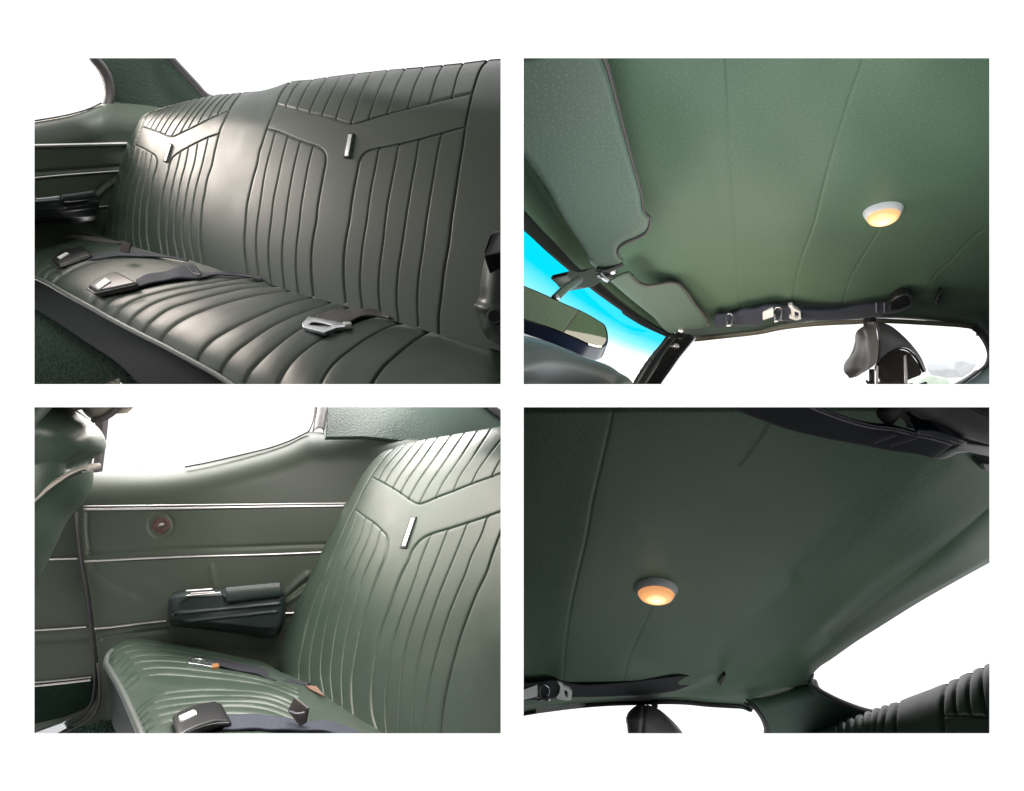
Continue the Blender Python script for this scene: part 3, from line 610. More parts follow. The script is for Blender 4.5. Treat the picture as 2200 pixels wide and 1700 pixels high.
def belts_A():
    on = lambda k: on_surface(BENCH_A + '/cushion', k)
    up = P(300, 600, 1.4) - P(300, 580, 1.41); up = up / np.linalg.norm(up)     # down, into the cushion
    def web(nm, e1, e2, m, par, k=0.014, n=40):
        return patch(nm, e1, e2, m, dfun=on(k), nu=n, nv=8, parent=par, thick=0.004, H=lumps(0.003, 60, len(e1)))
    # far belt: tongue
    b = thing('lap_belt', 'brown lap belt with a small metal tongue, farthest along the whole back seat', 'seat belt', A3(300, 205)[0] + (1.9,))
    web('webbing', A3(340, 222, 450, 226, 600, 240, 720, 254, 840, 262), A3(330, 186, 450, 186, 600, 206, 720, 230, 850, 250), WEBB, b)
    slab('tongue', with_d(A3(150, 196, 240, 186, 350, 188, 362, 208, 260, 218, 180, 216), on(0.03)), METAL, thick=0.008, bevel=0.002, parent=b,
         hole=with_d(A3(190, 200, 240, 194, 290, 196, 290, 204, 250, 208, 200, 207), on(0.03)))
    slab('tongue_cap', with_d(A3(322, 194, 356, 190, 364, 206, 330, 214), on(0.036)), ORANGE, thick=0.014, bevel=0.003, parent=b)
    # two buckles
    def buckle(par, top, low, label, k):
        # top: four corners of the upper face (near-left, far-left, far-right, near-right); low: the point under the near-right corner
        dt = on(k)
        t3 = with_d(top, dt); a = P(*t3[-1]); v = P(low[0], low[1], t3[-1][2] + 0.004) - a
        bx = slab('buckle', t3, BLACKP, vec=v, bevel=0.008, seg=3, parent=par)
        slab('label', with_d(label, nearer(dt, -0.006)), LABELM, thick=0.007, bevel=0.001, parent=bx)
        lip = [top[0], top[-1], top[-2]]
        q = resample(lip, 24, False); q[:, 1] += 7
        tube('seam', [(x, y, float(dt(x, y)) - 0.006) for x, y in q], 0.003, BLACKP, bx, seg=30)
        return bx
    b = thing('lap_belt', 'lap belt with smaller black buckle, its webbing end folded upright against the whole backrest', 'seat belt', A3(380, 460)[0] + (1.5,), 'black buckles on the bench')
    buckle(b, A3(205, 410, 275, 338, 490, 288, 565, 362, 275, 462), A3(305, 492)[0], A3(262, 388, 342, 344, 368, 352, 288, 402), 0.060)
    b2 = b
    web('webbing', A3(540, 410, 680, 388, 850, 372, 920, 372, 1050, 378, 1240, 395, 1440, 425), A3(545, 368, 680, 350, 850, 335, 920, 325, 1060, 340, 1240, 372, 1440, 412), WEBN, b2, 0.02)
    slab('webbing_end', [(x, y, 1.72) for x, y in A3(845, 236, 928, 268, 905, 352, 822, 338)], WEBB, thick=0.006, bevel=0.001, parent=b2)
    b = thing('lap_belt', 'lap belt with large black buckle, nearer of two buckles on the whole back seat', 'seat belt', A3(760, 740)[0] + (1.25,), 'black buckles on the bench')
    buckle(b, A3(535, 648, 610, 578, 790, 508, 985, 612, 610, 692), A3(655, 760)[0], A3(600, 642, 698, 572, 745, 604, 640, 676), 0.070)
    web('webbing', A3(960, 662, 1080, 632, 1300, 588, 1480, 574, 1575, 572, 1640, 556, 1780, 548, 2000, 566, 2110, 604), A3(975, 590, 1080, 545, 1300, 502, 1430, 462, 1495, 458, 1560, 510, 1780, 516, 1960, 540, 2120, 590), WEBN, b, 0.02, 60)
    for ln in (A3(1432, 466, 1520, 572), A3(1490, 462, 1566, 566), A3(1490, 545, 1562, 556)):
        strip('stitch', ln, 1.6, THREAD, on(0.026), 0.002, b, nu=12, nv=4)
    # near tongue
    b = thing('lap_belt', 'short brown lap belt ending in a large bright slotted metal tongue on the bench', 'seat belt', A4(600, 980)[0] + (0.98,))
    web('webbing', A4(560, 985, 700, 985, 800, 972, 880, 930, 960, 915, 1060, 915, 1160, 938), A4(500, 915, 600, 880, 760, 866, 900, 868, 985, 846, 1060, 870, 1170, 930), WEBB, b, 0.02, 50)
    slab('tongue', with_d(A4(372, 985, 430, 920, 500, 932, 640, 958, 800, 985, 770, 1015, 690, 1022, 575, 1066, 378, 1018), on(0.03)), METAL, thick=0.009, bevel=0.0025, parent=b,
         hole=with_d(A4(440, 990, 462, 972, 500, 972, 560, 980, 636, 1000, 640, 1010, 600, 1012, 540, 1008, 446, 998), on(0.03)))
    slab('tongue_cap', with_d(A4(735, 968, 815, 968, 822, 990, 760, 998), on(0.04)), LABELM, thick=0.012, bevel=0.003, parent=b)
belts_A()

LIDG = mat('lid_plastic', (0.022, 0.025, 0.027), 0.35, mottle=0.15, mott_scale=20)
def armrest_A():
    t = thing('armrest', 'grey green armrest end with black lid and round hole, right of the whole back seat', 'armrest', (1060, 735, 0.80))
    dA = lambda x, y: 0.80 + 0 * x
    lf = A4(2055, 1130, 2000, 1050, 1965, 930, 1945, 830, 1965, 760, 1975, 660, 1990, 560, 2010, 440, 2030, 360)
    patch('body', [lf[0], (1068, 738), (1095, 742)], [lf[-1], (1062, 536), (1095, 530)], ENDPL, left=lf, dfun=dA, nu=80, nv=120, parent=t,
          right=[(1095, 742), (1095, 640), (1095, 530)], roll=[(lf + [], 0.028, 0.06), ([lf[0], (1068, 738), (1100, 743)], 0.02, 0.05)], H=crease([A4(1940, 830, 2040, 860, 2250, 865)], 0.004, 0.006),
          skirt={'l': [(3, 0, .05), (20, 0, .12)], 'b': [(0, -3, .05), (0, -15, .1)]})
    slab('lid', [(x, y, d) for (x, y), d in zip(A4(2010, 400, 2012, 340, 2055, 190, 2090, 150, 2180, 138, 2245, 135, 2245, 325, 2160, 340, 2030, 362), [.785, .785, .795, .80, .80, .80, .77, .77, .775])], LIDG, thick=0.05, bevel=0.012, seg=5, parent=t)
    c = A4(2112, 925)[0]
    lathe('socket', (c[0], c[1], 0.790), (0, -1, 0), [(0.0125, -0.012), (0.0125, 0.0), (0.0115, 0.002), (0.0085, 0.002), (0.0075, -0.001), (0.0070, -0.010), (0.0, -0.010)], ENDPL, parent=t)
    lathe('socket_shade', (c[0], c[1], 0.788), (0, -1, 0), [(0.0075, -0.004), (0.0075, -0.001), (0.0, -0.001)], BLACKP, parent=t)  # black disc standing in for the shade inside the hole
armrest_A()

def floor_A():
    dF = lambda x, y: 1.10 / (0.001505 * (np.asarray(y, float) - (304 - 0.0989 * (np.asarray(x, float) + 392))))
    r = np.random.default_rng(3)
    Hn = lambda x, y, d: r.normal(0, 0.0035, x.shape) 
    o = patch('floor', R(20, 845.5, 200, 845.5, 345, 845.5), A3(-160, 690, 60, 800, 300, 960, 520, 1110, 840, 1320, 1060, 1500), CARPET, dfun=dF, nu=330, nv=260, H=Hn, thick=0.02)
    tag(o, kind='structure')
floor_A()

def roof_shade_A():  # unseen roof strip, added to darken what the backrest reflects
    V = []; nx, ny = 24, 16
    for j in range(ny):
        for i in range(nx):
            a = i / (nx - 1); x = -1.9 + 0.9 * a; y = 0.62 + 1.25 * j / (ny - 1)
            V.append((x * SC, y * SC, CAMZ + (1.78 - 0.16 * (1 - a)**3) * SC))
    Fc = [[j * nx + i, j * nx + i + 1, (j + 1) * nx + i + 1, (j + 1) * nx + i] for j in range(ny - 1) for i in range(nx - 1)]
    o = mesh_obj('headliner', V, Fc, HEAD, uv=np.array([(v[0], v[1]) for v in V]), thick=0.015)
    tag(o, 'unseen strip of green headliner, added above the whole back seat as shade', 'headliner')
roof_shade_A()

# ================================================================== opening two: headliner, visors, mirror and windscreen
dHeadB = plane3((1125, 125, 0.85), (2126, 125, 0.75), (1540, 690, 1.80))
NB = np.array([0.126, 0.215, 0.968]) * -1.0          # the headliner faces down and a little towards the viewer

TANTRIM = mat('tan_lit_trim', (0.20, 0.19, 0.14), 0.5, mottle=0.12)  # tan light on the roof edge put into the trim colour
def headliner_B():
    t = thing('headliner', 'bright green headliner with cross seams above the sun visors and the headrest with posts', 'headliner', (1600, 690, 1.6))
    rail = R(1458, 722, 1500, 725) + B3(1700, 1104, 1850, 1087, 2000, 1071, 2184, 1047) + B4(250, 1012, 500, 980, 750, 963, 960, 954, 1090, 944, 1300, 949, 1500, 959, 1750, 974, 1900, 986, 1985, 1002, 2060, 1080, 2115, 1180, 2142, 1300, 2250, 1420)
    sea = [B1(1825, 0, 1840, 120, 1870, 600, 1900, 1100, 1930, 1554) + B3(1960, 450, 1985, 700, 2005, 850), B2(1010, 60, 990, 130, 890, 400, 780, 740, 650, 1200, 560, 1554) + B4(430, 460, 380, 740, 372, 830),
           B4(1150, 140, 980, 420, 860, 640, 815, 800), B4(2100, 120, 1980, 210, 1800, 400, 1590, 620, 1560, 760), B4(1760, 935, 1950, 890, 2200, 858)]
    H = adds(crease(sea, -0.0013, 0.0022), crease(sea, 0.0012, 0.05), crease([B4(370, 760, 600, 740, 830, 720, 1050, 700, 1350, 740, 1600, 640)], 0.010, 0.03), lumps(0.005, 260, 31))
    patch('lining', rail, R(1090, 395, 1090, 92, 2152, 92), HEAD, left=R(1458, 722, 1330, 625, 1210, 520, 1090, 395), right=[rail[-1], (2152, 500), (2152, 92)], dfun=dHeadB, nu=420, nv=330, parent=t,
          H=H, roll=[(rail, 0.05, 0.07)], thick=0.01, smooth=False)
    strip('rail_trim', R(1480, 727) + [(x, y + 2) for x, y in rail[1:-1]], 5, TANTRIM, lambda x, y: dHeadB(x, y) + 0.05, 0.012, t, nu=120)
    strip('corner_seal', B4(1985, 1004, 2062, 1082, 2113, 1182, 2135, 1275, 2118, 1345, 2000, 1452, 1850, 1560), 6, DRUBBER, lambda x, y: 1.50 - (y - 700) * 0.0006, 0.02, t, nu=60)
headliner_B()

def dome_lamp(label, px, py, d, axis, r, up=None):
    ax = np.asarray(axis) / np.linalg.norm(axis); LENS = lens_material([v * 0.017 for v in ax])
    t = thing('dome_light', label, 'dome light', (px, py, d))
    lathe('bezel', (px, py, d), axis, [(r * 0.98, -0.012), (r, 0.0), (r * 0.985, 0.004), (r * 0.86, 0.014), (r * 0.82, 0.0155), (r * 0.80, 0.014), (r * 0.80, 0.004)], BEZEL, n=64, parent=t)
    lathe('lens', (px, py, d), axis, [(r * 0.80, 0.008), (r * 0.80, 0.015), (r * 0.77, 0.020), (r * 0.71, 0.0235), (r * 0.62, 0.026), (r * 0.50, 0.0285), (r * 0.34, 0.0305), (r * 0.17, 0.0315), (0.0, 0.032)], LENS, n=64, parent=t)
    l = bpy.data.lights.new('dome_bulb', 'POINT'); l.energy = 0.012; l.color = (1.0, 0.72, 0.42); l.shadow_soft_size = 0.012
    o = bpy.data.objects.new('dome_bulb', l); C.objects.link(o); o.location = Vector(P(px, py, d) + ax * 0.075 * SC)
    return t
BEZEL = mat('satin_bezel', (0.74, 0.75, 0.78), 0.36, spec=0.5)
def lens_material(bulb):
    m = bpy.data.materials.new('lit_lens'); m.use_nodes = True; nt = m.node_tree; b = nt.nodes['Principled BSDF']
    b.inputs['Base Color'].default_value = (0.75, 0.42, 0.20, 1); b.inputs['Roughness'].default_value = 0.25
    tc = nt.nodes.new('ShaderNodeTexCoord'); mp = nt.nodes.new('ShaderNodeVectorMath'); mp.operation = 'DISTANCE'
    mp.inputs[1].default_value = bulb          # where the bulb sits behind the lens
    nt.links.new(tc.outputs['Object'], mp.inputs[0])
    rp = nt.nodes.new('ShaderNodeValToRGB'); mr = nt.nodes.new('ShaderNodeMapRange'); mr.inputs[1].default_value = 0.004; mr.inputs[2].default_value = 0.027; 
    nt.links.new(mp.outputs['Value'], mr.inputs[0]); nt.links.new(mr.outputs[0], rp.inputs[0])
    e = rp.color_ramp.elements; e[0].color = (1.0, 0.90, 0.66, 1); e[1].color = (0.50, 0.22, 0.085, 1); x = rp.color_ramp.elements.new(0.30); x.color = (1.0, 0.66, 0.30, 1); x = rp.color_ramp.elements.new(0.62); x.color = (0.62, 0.29, 0.11, 1)
    nt.links.new(rp.outputs[0], b.inputs['Emission Color']); b.inputs['Emission Strength'].default_value = 1.45
    return m
dome_lamp('small round lit dome light with a silver rim on the bright green headliner', 1897, 452, float(dHeadB(1897, 452)) - 0.004, NB, 0.0362)

def visors_B():
    dV = plane3((1125, 130, 0.74), (1400, 490, 1.14), (1125, 345, 0.93))
    out = B1(-40, 40, 750, 40, 790, 130, 830, 250, 910, 560, 1000, 900, 1100, 1260, 1160, 1480) + B3(1176, 20, 1182, 80, 1150, 150, 1060, 208, 960, 250, 905, 290, 890, 335, 905, 380, 945, 418, 930, 440, 880, 468, 740, 498, 702, 488, 540, 250, 370, 0) + B1(250, 1250, 42, 965, -40, 850)
    t = thing('sun_visor', 'large grey green sun visor with pale spots and dark piped edge, above the mirror', 'sun visor', B3(740, 490)[0] + (1.14,))
    visor_panel(t, out, dV)
    strip('piping', B1(740, 0, 770, 64, 830, 250, 910, 560, 1000, 900, 1100, 1260, 1160, 1480) + B3(1178, 20, 1184, 80, 1152, 152, 1060, 212, 960, 254, 905, 292, 892, 335, 908, 380), (10, 4), RUBBER, nearer(dV, -0.004), 0.007, t, nu=120)
    dW = plane3((1310, 605, 1.46), (1520, 690, 1.72), (1450, 605, 1.50))
    out = B3(820, 605, 858, 572, 960, 522, 1000, 518, 1025, 545, 1070, 600, 1150, 634, 1250, 626, 1380, 610, 1440, 622, 1500, 680, 1600, 820, 1695, 945, 1712, 982, 1690, 1006, 1580, 1040, 1480, 1046, 1440, 1062, 1390, 1075, 1200, 920, 1000, 760)
    t = thing('sun_visor', 'small dark grey green sun visor between the mirror mount and the windscreen post', 'sun visor', B3(1390, 1075)[0] + (1.75,))
    visor_panel(t, out, dW)
    strip('piping', B3(1025, 545, 1070, 602, 1150, 637, 1250, 629, 1380, 612, 1440, 624, 1500, 682, 1600, 822, 1697, 946, 1714, 984, 1692, 1008), 3.6, RUBBER, nearer(dW, -0.004), 0.007, t, nu=90)
    lathe('hinge_clip', B3(1460, 1048)[0] + (1.74,), (0, -1, -0.4), [(0.010, -0.01), (0.010, 0.01), (0.006, 0.014), (0, 0.015)], CHROME, n=16, parent=t)

def visor_panel(t, out, dV):
    """padded panel with the traced outline and rounded edges"""
    q = [tuple(p) for p in resample(out + [out[0]], 200)[:-1]]
    return cut_sheet('pad', q, VISOR, nearer(dV, -0.017), 1.6, t, roll=[(q + [q[0]], 0.014, 0.017)])
visors_B()

def header_B():
    dh = lambda x, y: 1.10 + 0.0026 * (np.asarray(x, float) - 1125) + 0 * y
    t = thing('windscreen_header', 'green padded header rail with dark lower trim between sun visors and tinted windscreen', 'header rail', B3(1340, 1100)[0] + (1.95,))
    up = B1(-60, 830, 42, 962, 250, 1248, 430, 1550) + B3(540, 262, 700, 500, 830, 616, 1000, 758, 1200, 918, 1400, 1085)
    mid = B1(-60, 1300, 42, 1440) + B3(130, 70, 330, 280, 545, 500, 690, 600, 900, 778, 1100, 925, 1390, 1100)
    lo = B3(-60, 70, 42, 150, 250, 340, 450, 512, 620, 655, 900, 858, 1100, 988, 1400, 1130)
    patch('pad', mid, up, HEAD, dfun=dh, nu=90, nv=24, parent=t, roll=[(mid, 0.03, 0.03)], thick=0.01)
    patch('lower_trim', lo, mid, DRUBBER, dfun=lambda x, y: dh(x, y) + 0.02, nu=90, nv=16, parent=t, roll=[(lo, 0.02, 0.02)], thick=0.01)
    strip('bead', B3(700, 622, 900, 792, 1100, 940, 1330, 1082), 1.8, BLACKP, nearer(dh, -0.002), 0.004, t)
    # windscreen
    g = patch('windscreen', R(1095, 842, 1230, 842, 1372, 842), [(x, y - 3) for x, y in lo], TINT, right=R(1372, 842, 1398, 790, 1448, 722), dfun=lambda x, y: 1.20 + 0.0026 * (x - 1125) + 0.0006 * (y - 500), nu=30, nv=24, thick=0.0)
    me = g.data; n = len(me.vertices); uvv = np.array([[(i % 30) / 29, (i // 30) / 23] for i in range(n)], np.float32)
    li = np.empty(len(me.loops), np.int32); me.loops.foreach_get('vertex_index', li); me.uv_layers[0].data.foreach_set('uv', uvv[li].ravel())
    tag(g, 'windscreen glass with a bright cyan shade band fading to clear', 'windscreen', kind='thing')
    # mirror mount
    m = thing('mirror_mount', 'dark moulded mirror mount with visor hinges, on the header between the two visors', 'mirror mount', B3(600, 660)[0] + (1.30,))
    slab('body', smooth_outline(B3(430, 552, 442, 522, 480, 512, 550, 522, 600, 512, 660, 486, 692, 480, 702, 500, 690, 540, 712, 580, 745, 592, 720, 620, 690, 646, 640, 660, 580, 665, 520, 645, 480, 600), 60, lambda x, y: 1.18 + 0.0012 * (x - 1220)), RUBBER2, thick=0.05, bevel=0.012, seg=4, parent=m)
    slab('hinge', with_d(B3(700, 540, 740, 508, 830, 488, 892, 478, 888, 520, 862, 570, 805, 602, 770, 580), lambda x, y: 1.30 + 0 * x), BLACKP, thick=0.04, bevel=0.010, seg=3, parent=m)
    tube('hinge_rod', [(B3(x, y)[0] + (1.27,)) for x, y in ((735, 535), (770, 575), (810, 600))], 0.006, METAL, m)
    tube('hinge_rod', [(B3(x, y)[0] + (1.28,)) for x, y in ((700, 500), (760, 512), (860, 480), (930, 448))], 0.008, BLACKP, m)
    lathe('screw', B3(845, 515)[0] + (1.285,), (0, -1, -0.2), [(0.009, -0.01), (0.009, 0.002), (0.005, 0.004), (0, 0.004)], METAL, n=16, parent=m)
    # mirror
    r = thing('rear_view_mirror', 'wide rear view mirror with dark blue frame and chrome stem above the dashboard', 'mirror', B3(745, 1205)[0] + (1.0,))
    dm = lambda x, y: 0.724 / (0.85 - 0.07 * (np.asarray(x, float) - 1100) / 1100 - 0.53 * (850 - np.asarray(y, float)) / 1100)    # tipped up towards the headliner
    face = B3(-45, 618, 42, 655, 200, 720, 400, 812, 600, 900, 715, 968, 765, 1005, 785, 1065, 775, 1165, 745, 1192, 700, 1188, 500, 1108, 300, 1028, 42, 940, -45, 905)
    hous = B3(-50, 598, 42, 638, 200, 704, 400, 796, 600, 884, 722, 955, 782, 998, 803, 1062, 792, 1180, 748, 1208, 698, 1204, 500, 1124, 300, 1044, 42, 956, -50, 922)
    slab('housing', with_d(resample(hous + [hous[0]], 70)[:-1], nearer(dm, 0.002)), NAVYP, thick=0.04, bevel=0.010, seg=4, parent=r)
    slab('mirror_glass', with_d(resample(face + [face[0]], 70)[:-1], nearer(dm, -0.002)), MIRROR, thick=0.004, bevel=0, parent=r)
    tube('stem', [(B3(x, y)[0] + (d,)) for x, y, d in ((545, 592, 1.16), (470, 640, 1.08), (390, 700, 1.02), (325, 765, 0.98))], 0.0085, METAL, r)
def tinted():
    m = glass('shade_band_glass'); nt = m.node_tree; t = [n for n in nt.nodes if n.type == 'BSDF_TRANSPARENT'][0]
    tc = nt.nodes.new('ShaderNodeTexCoord'); s = nt.nodes.new('ShaderNodeSeparateXYZ'); r = nt.nodes.new('ShaderNodeValToRGB')
    nt.links.new(tc.outputs['UV'], s.inputs[0]); nt.links.new(s.outputs['Y'], r.inputs[0]); nt.links.new(r.outputs[0], t.inputs[0])
    e = r.color_ramp.elements; e[0].position = 0.50; e[0].color = (1, 1, 1, 1); e[1].position = 0.84; e[1].color = (0.0, 0.64, 0.86, 1)
    k = e.new(0.68); k.color = (0.22, 0.78, 0.92, 1)
    return m
TINT = tinted()
RUBBER2 = mat('mount_plastic', (0.075, 0.090, 0.082), 0.42, mottle=0.15, mott_scale=30)
NAVYP = mat('mirror_frame', (0.008, 0.012, 0.028), 0.3, spec=0.5)
MIRROR = mat('dim_mirror', (0.95, 0.90, 0.72), 0.03, metal=1.0)
header_B()

def post_B():
    t = thing('windscreen_post', 'glossy black windscreen post with one screw, between the windscreen and the side opening', 'car pillar', B3(1150, 1530)[0] + (1.7,))
    lf = B3(1020, 1560, 1050, 1508, 1120, 1390, 1200, 1270, 1270, 1180, 1330, 1095)
    rt = B3(1265, 1560, 1300, 1510, 1380, 1400, 1450, 1302, 1530, 1205, 1600, 1122)
    patch('panel', [lf[0], rt[0]], [lf[-1], B3(1470, 1072)[0], rt[-1]], PAINT, left=lf, right=rt, dfun=lambda x, y: 1.86 + 0 * x, nu=50, nv=60, parent=t,
          H=adds(lambda x, y, d: 0 * x, crease([B3(1110, 1560, 1250, 1330, 1330, 1210, 1400, 1120)], 0.018, 0.02), crease([B3(1060, 1560, 1200, 1330, 1350, 1130)], -0.006, 0.006)), roll=[(rt, 0.05, 0.06)], thick=0.03)
    lathe('screw', B3(1415, 1190)[0] + (1.835,), (0.1, -1, 0.1), [(0.012, -0.01), (0.012, 0.002), (0.008, 0.007), (0, 0.008)], CHROME, n=18, parent=t)
    d = thing('dashboard', 'blurred dark rounded dashboard top below the mirror', 'dashboard', B3(500, 1560)[0] + (1.0,))
    top = B3(-45, 1070, 42, 1092, 150, 1118, 300, 1160, 450, 1222, 600, 1290, 730, 1348, 850, 1402, 940, 1450, 1000, 1492, 1050, 1556)
    patch('pad', R(1102, 843, 1220, 843, 1366, 843), top, SOFT, dfun=lambda x, y: 1.02 + 0.0012 * (x - 1125), nu=120, nv=80, parent=d, vpow=1.3,
          H=adds(crease([B3(42, 1440, 180, 1400, 320, 1396, 480, 1405, 640, 1430, 780, 1462, 900, 1530)], 0.030, 0.022), crease([B3(42, 1500, 300, 1470, 600, 1500, 850, 1560)], -0.05, 0.03)), roll=[(top, 0.09, 0.14)], skirt={'t': [(0, 3, .05), (0, 12, .12)]})
    s = slab('stone_wall', [(x, y, 4.2) for x, y in B3(150, 1000, 330, 1055, 305, 1096, 150, 1090)], STONE, thick=0.2, bevel=0.01); tag(s, 'small pale stone wall seen outside under the mirror', 'wall', kind='thing')
    s = slab('car_hood', [(x, y, d) for (x, y), d in zip(B3(-45, 1020, 42, 1036, 200, 1085, 330, 1100, 432, 1122, 385, 1196, 42, 1110, -45, 1090), [2.6, 2.6, 2.8, 2.9, 2.9, 2.2, 2.2, 2.2])], HOODP, thick=0.04, bevel=0.01); tag(s, 'sliver of grey car hood outside, just above the blurred dashboard', 'car hood', kind='thing')
    g = slab('window_glass', [(x, y, d) for x, y, d in ((1400, 838, 1.98), (1500, 726, 1.98), (1720, 690, 1.95), (2080, 700, 1.75), (2120, 770, 1.7), (2040, 838, 1.7))], CLEAR, thick=0.008, bevel=0)
    tag(g, 'white side window opening behind the headrest with chrome posts', 'car window', kind='thing')
    s = thing('window_sill', 'pale blue grey painted sill corner at the right, below the bright headliner', 'window sill', B4(2000, 1530)[0] + (1.4,))
    patch('panel', B4(1850, 1570, 2000, 1570, 2250, 1570), B4(1870, 1535, 2010, 1455, 2110, 1375, 2250, 1230), SILL, dfun=lambda x, y: 1.40 + 0 * x, nu=40, nv=30, parent=s, roll=[(B4(1870, 1535, 2010, 1455, 2110, 1375, 2250, 1230), 0.05, 0.06)], thick=0.02)
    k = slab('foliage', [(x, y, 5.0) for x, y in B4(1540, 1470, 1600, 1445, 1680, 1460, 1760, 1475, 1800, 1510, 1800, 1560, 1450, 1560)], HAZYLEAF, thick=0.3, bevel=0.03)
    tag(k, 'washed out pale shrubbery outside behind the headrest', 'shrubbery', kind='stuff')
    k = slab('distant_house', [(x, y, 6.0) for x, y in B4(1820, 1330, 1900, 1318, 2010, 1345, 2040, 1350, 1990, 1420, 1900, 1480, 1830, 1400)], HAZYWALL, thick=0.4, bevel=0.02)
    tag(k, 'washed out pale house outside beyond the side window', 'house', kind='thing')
SOFT = mat('dash_vinyl', (0.16, 0.175, 0.178), 0.45, mottle=0.2, mott_scale=10)
STONE = mat('pale_stone', (0.60, 0.55, 0.42), 0.8, mottle=0.35, mott_scale=14)
HOODP = mat('hood_paint', (0.28, 0.33, 0.34), 0.35, mottle=0.1)
SILL = mat('sill_paint', (0.30, 0.37, 0.38), 0.35, mottle=0.08)
HAZYLEAF = mat('hazed_leaves', (0.62, 0.72, 0.60), 0.9, mottle=0.3, mott_scale=12)  # overexposure haze put into the leaf colour
HAZYWALL = mat('hazed_render', (0.74, 0.76, 0.78), 0.9, mottle=0.2, mott_scale=8)  # paled the same way: haze is in the wall colour
post_B()

def shoulder_belt_B():
    dS = nearer(dHeadB, -0.07)
    t = thing('shoulder_belt', 'dark navy shoulder belt clipped along the roof rail above the white side window', 'seat belt', B3(1780, 1010)[0] + (1.7,))
    topl = B3(1762, 945, 1775, 918, 1860, 895, 1960, 880, 2010, 860, 2184, 842) + B4(100, 838, 370, 830, 500, 850, 800, 848, 1000, 815, 1230, 780, 1300, 752, 1370, 732, 1430, 742)
    botl = B3(1765, 985, 1785, 1012, 1870, 1004, 1960, 996, 2010, 990, 2184, 984) + B4(100, 962, 370, 952, 500, 948, 800, 940, 1000, 925, 1200, 895, 1300, 875, 1390, 850, 1452, 815)
    patch('webbing', botl, topl, WEBN, dfun=dS, nu=160, nv=14, parent=t, thick=0.008, H=adds(lumps(0.0015, 90, 41), crease([B3(1762, 965, 2184, 915) + B4(500, 900, 1000, 870, 1450, 780)], 0.008, 0.03)))
    sv = on_surface(t.name + '/webbing', 0.0); dS = lambda x, y: sv(x, y) + 0.002
    slab('anchor_cover', with_d(B4(1235, 800, 1300, 762, 1370, 736, 1432, 746, 1452, 790, 1436, 832, 1310, 875, 1240, 885), nearer(dS, -0.012)), BLACKP, thick=0.03, bevel=0.010, seg=3, parent=t)
    slab('white_label', with_d(B4(98, 892, 185, 852, 196, 858, 196, 928, 100, 960), nearer(dS, -0.016)), LABELM, thick=0.006, bevel=0.001, parent=t)
    slab('tongue', with_d(B4(330, 828, 365, 822, 375, 846, 440, 880, 446, 950, 400, 962, 345, 945, 338, 930, 362, 915, 352, 860), nearer(dS, -0.018)), LABELM, thick=0.010, bevel=0.002, parent=t,
         hole=with_d(B4(388, 884, 392, 882, 396, 882, 424, 892, 426, 940, 400, 940, 394, 938, 390, 936, 388, 915, 388, 900), nearer(dS, -0.018)))
    for c, x0, y0, s in ((B4, 238, 900, 1.0), (B3, 1900, 950, 0.85)):
        w = [(c(x0 + s * a, y0 + s * b)[0]) for a, b in ((-24, 60), (-32, 10), (-30, -40), (-12, -58), (12, -58), (30, -40), (30, 10), (22, 60))]
        tube('wire_clip', [(x, y, float(dS(x, y)) - 0.022) for x, y in w], 0.0022, METAL, t, n=8)
        b = c(x0, y0 + 62 * s)[0]
        tube('clip_base', [(b[0] - 8 * s, b[1] + 1, float(dS(*b)) - 0.022), (b[0], b[1], float(dS(*b)) - 0.026), (b[0] + 8 * s, b[1] + 1, float(dS(*b)) - 0.022)], 0.006, METAL, t, n=10, seg=12)
    for x in (1128, 1200): strip('stitch', B4(x, 800, x + 2, 890), 1.4, THREAD, nearer(dS, -0.012), 0.002, t, nu=10, nv=4)
    h = slab('coat_hook', with_d(B4(1655, 800, 1672, 760, 1690, 722, 1708, 714, 1728, 738, 1712, 780, 1692, 822, 1668, 824), nearer(dHeadB, -0.05)), BLACKP, thick=0.03, bevel=0.006)
    tag(h, 'small black coat hook beside the navy shoulder belt end', 'coat hook')
shoulder_belt_B()

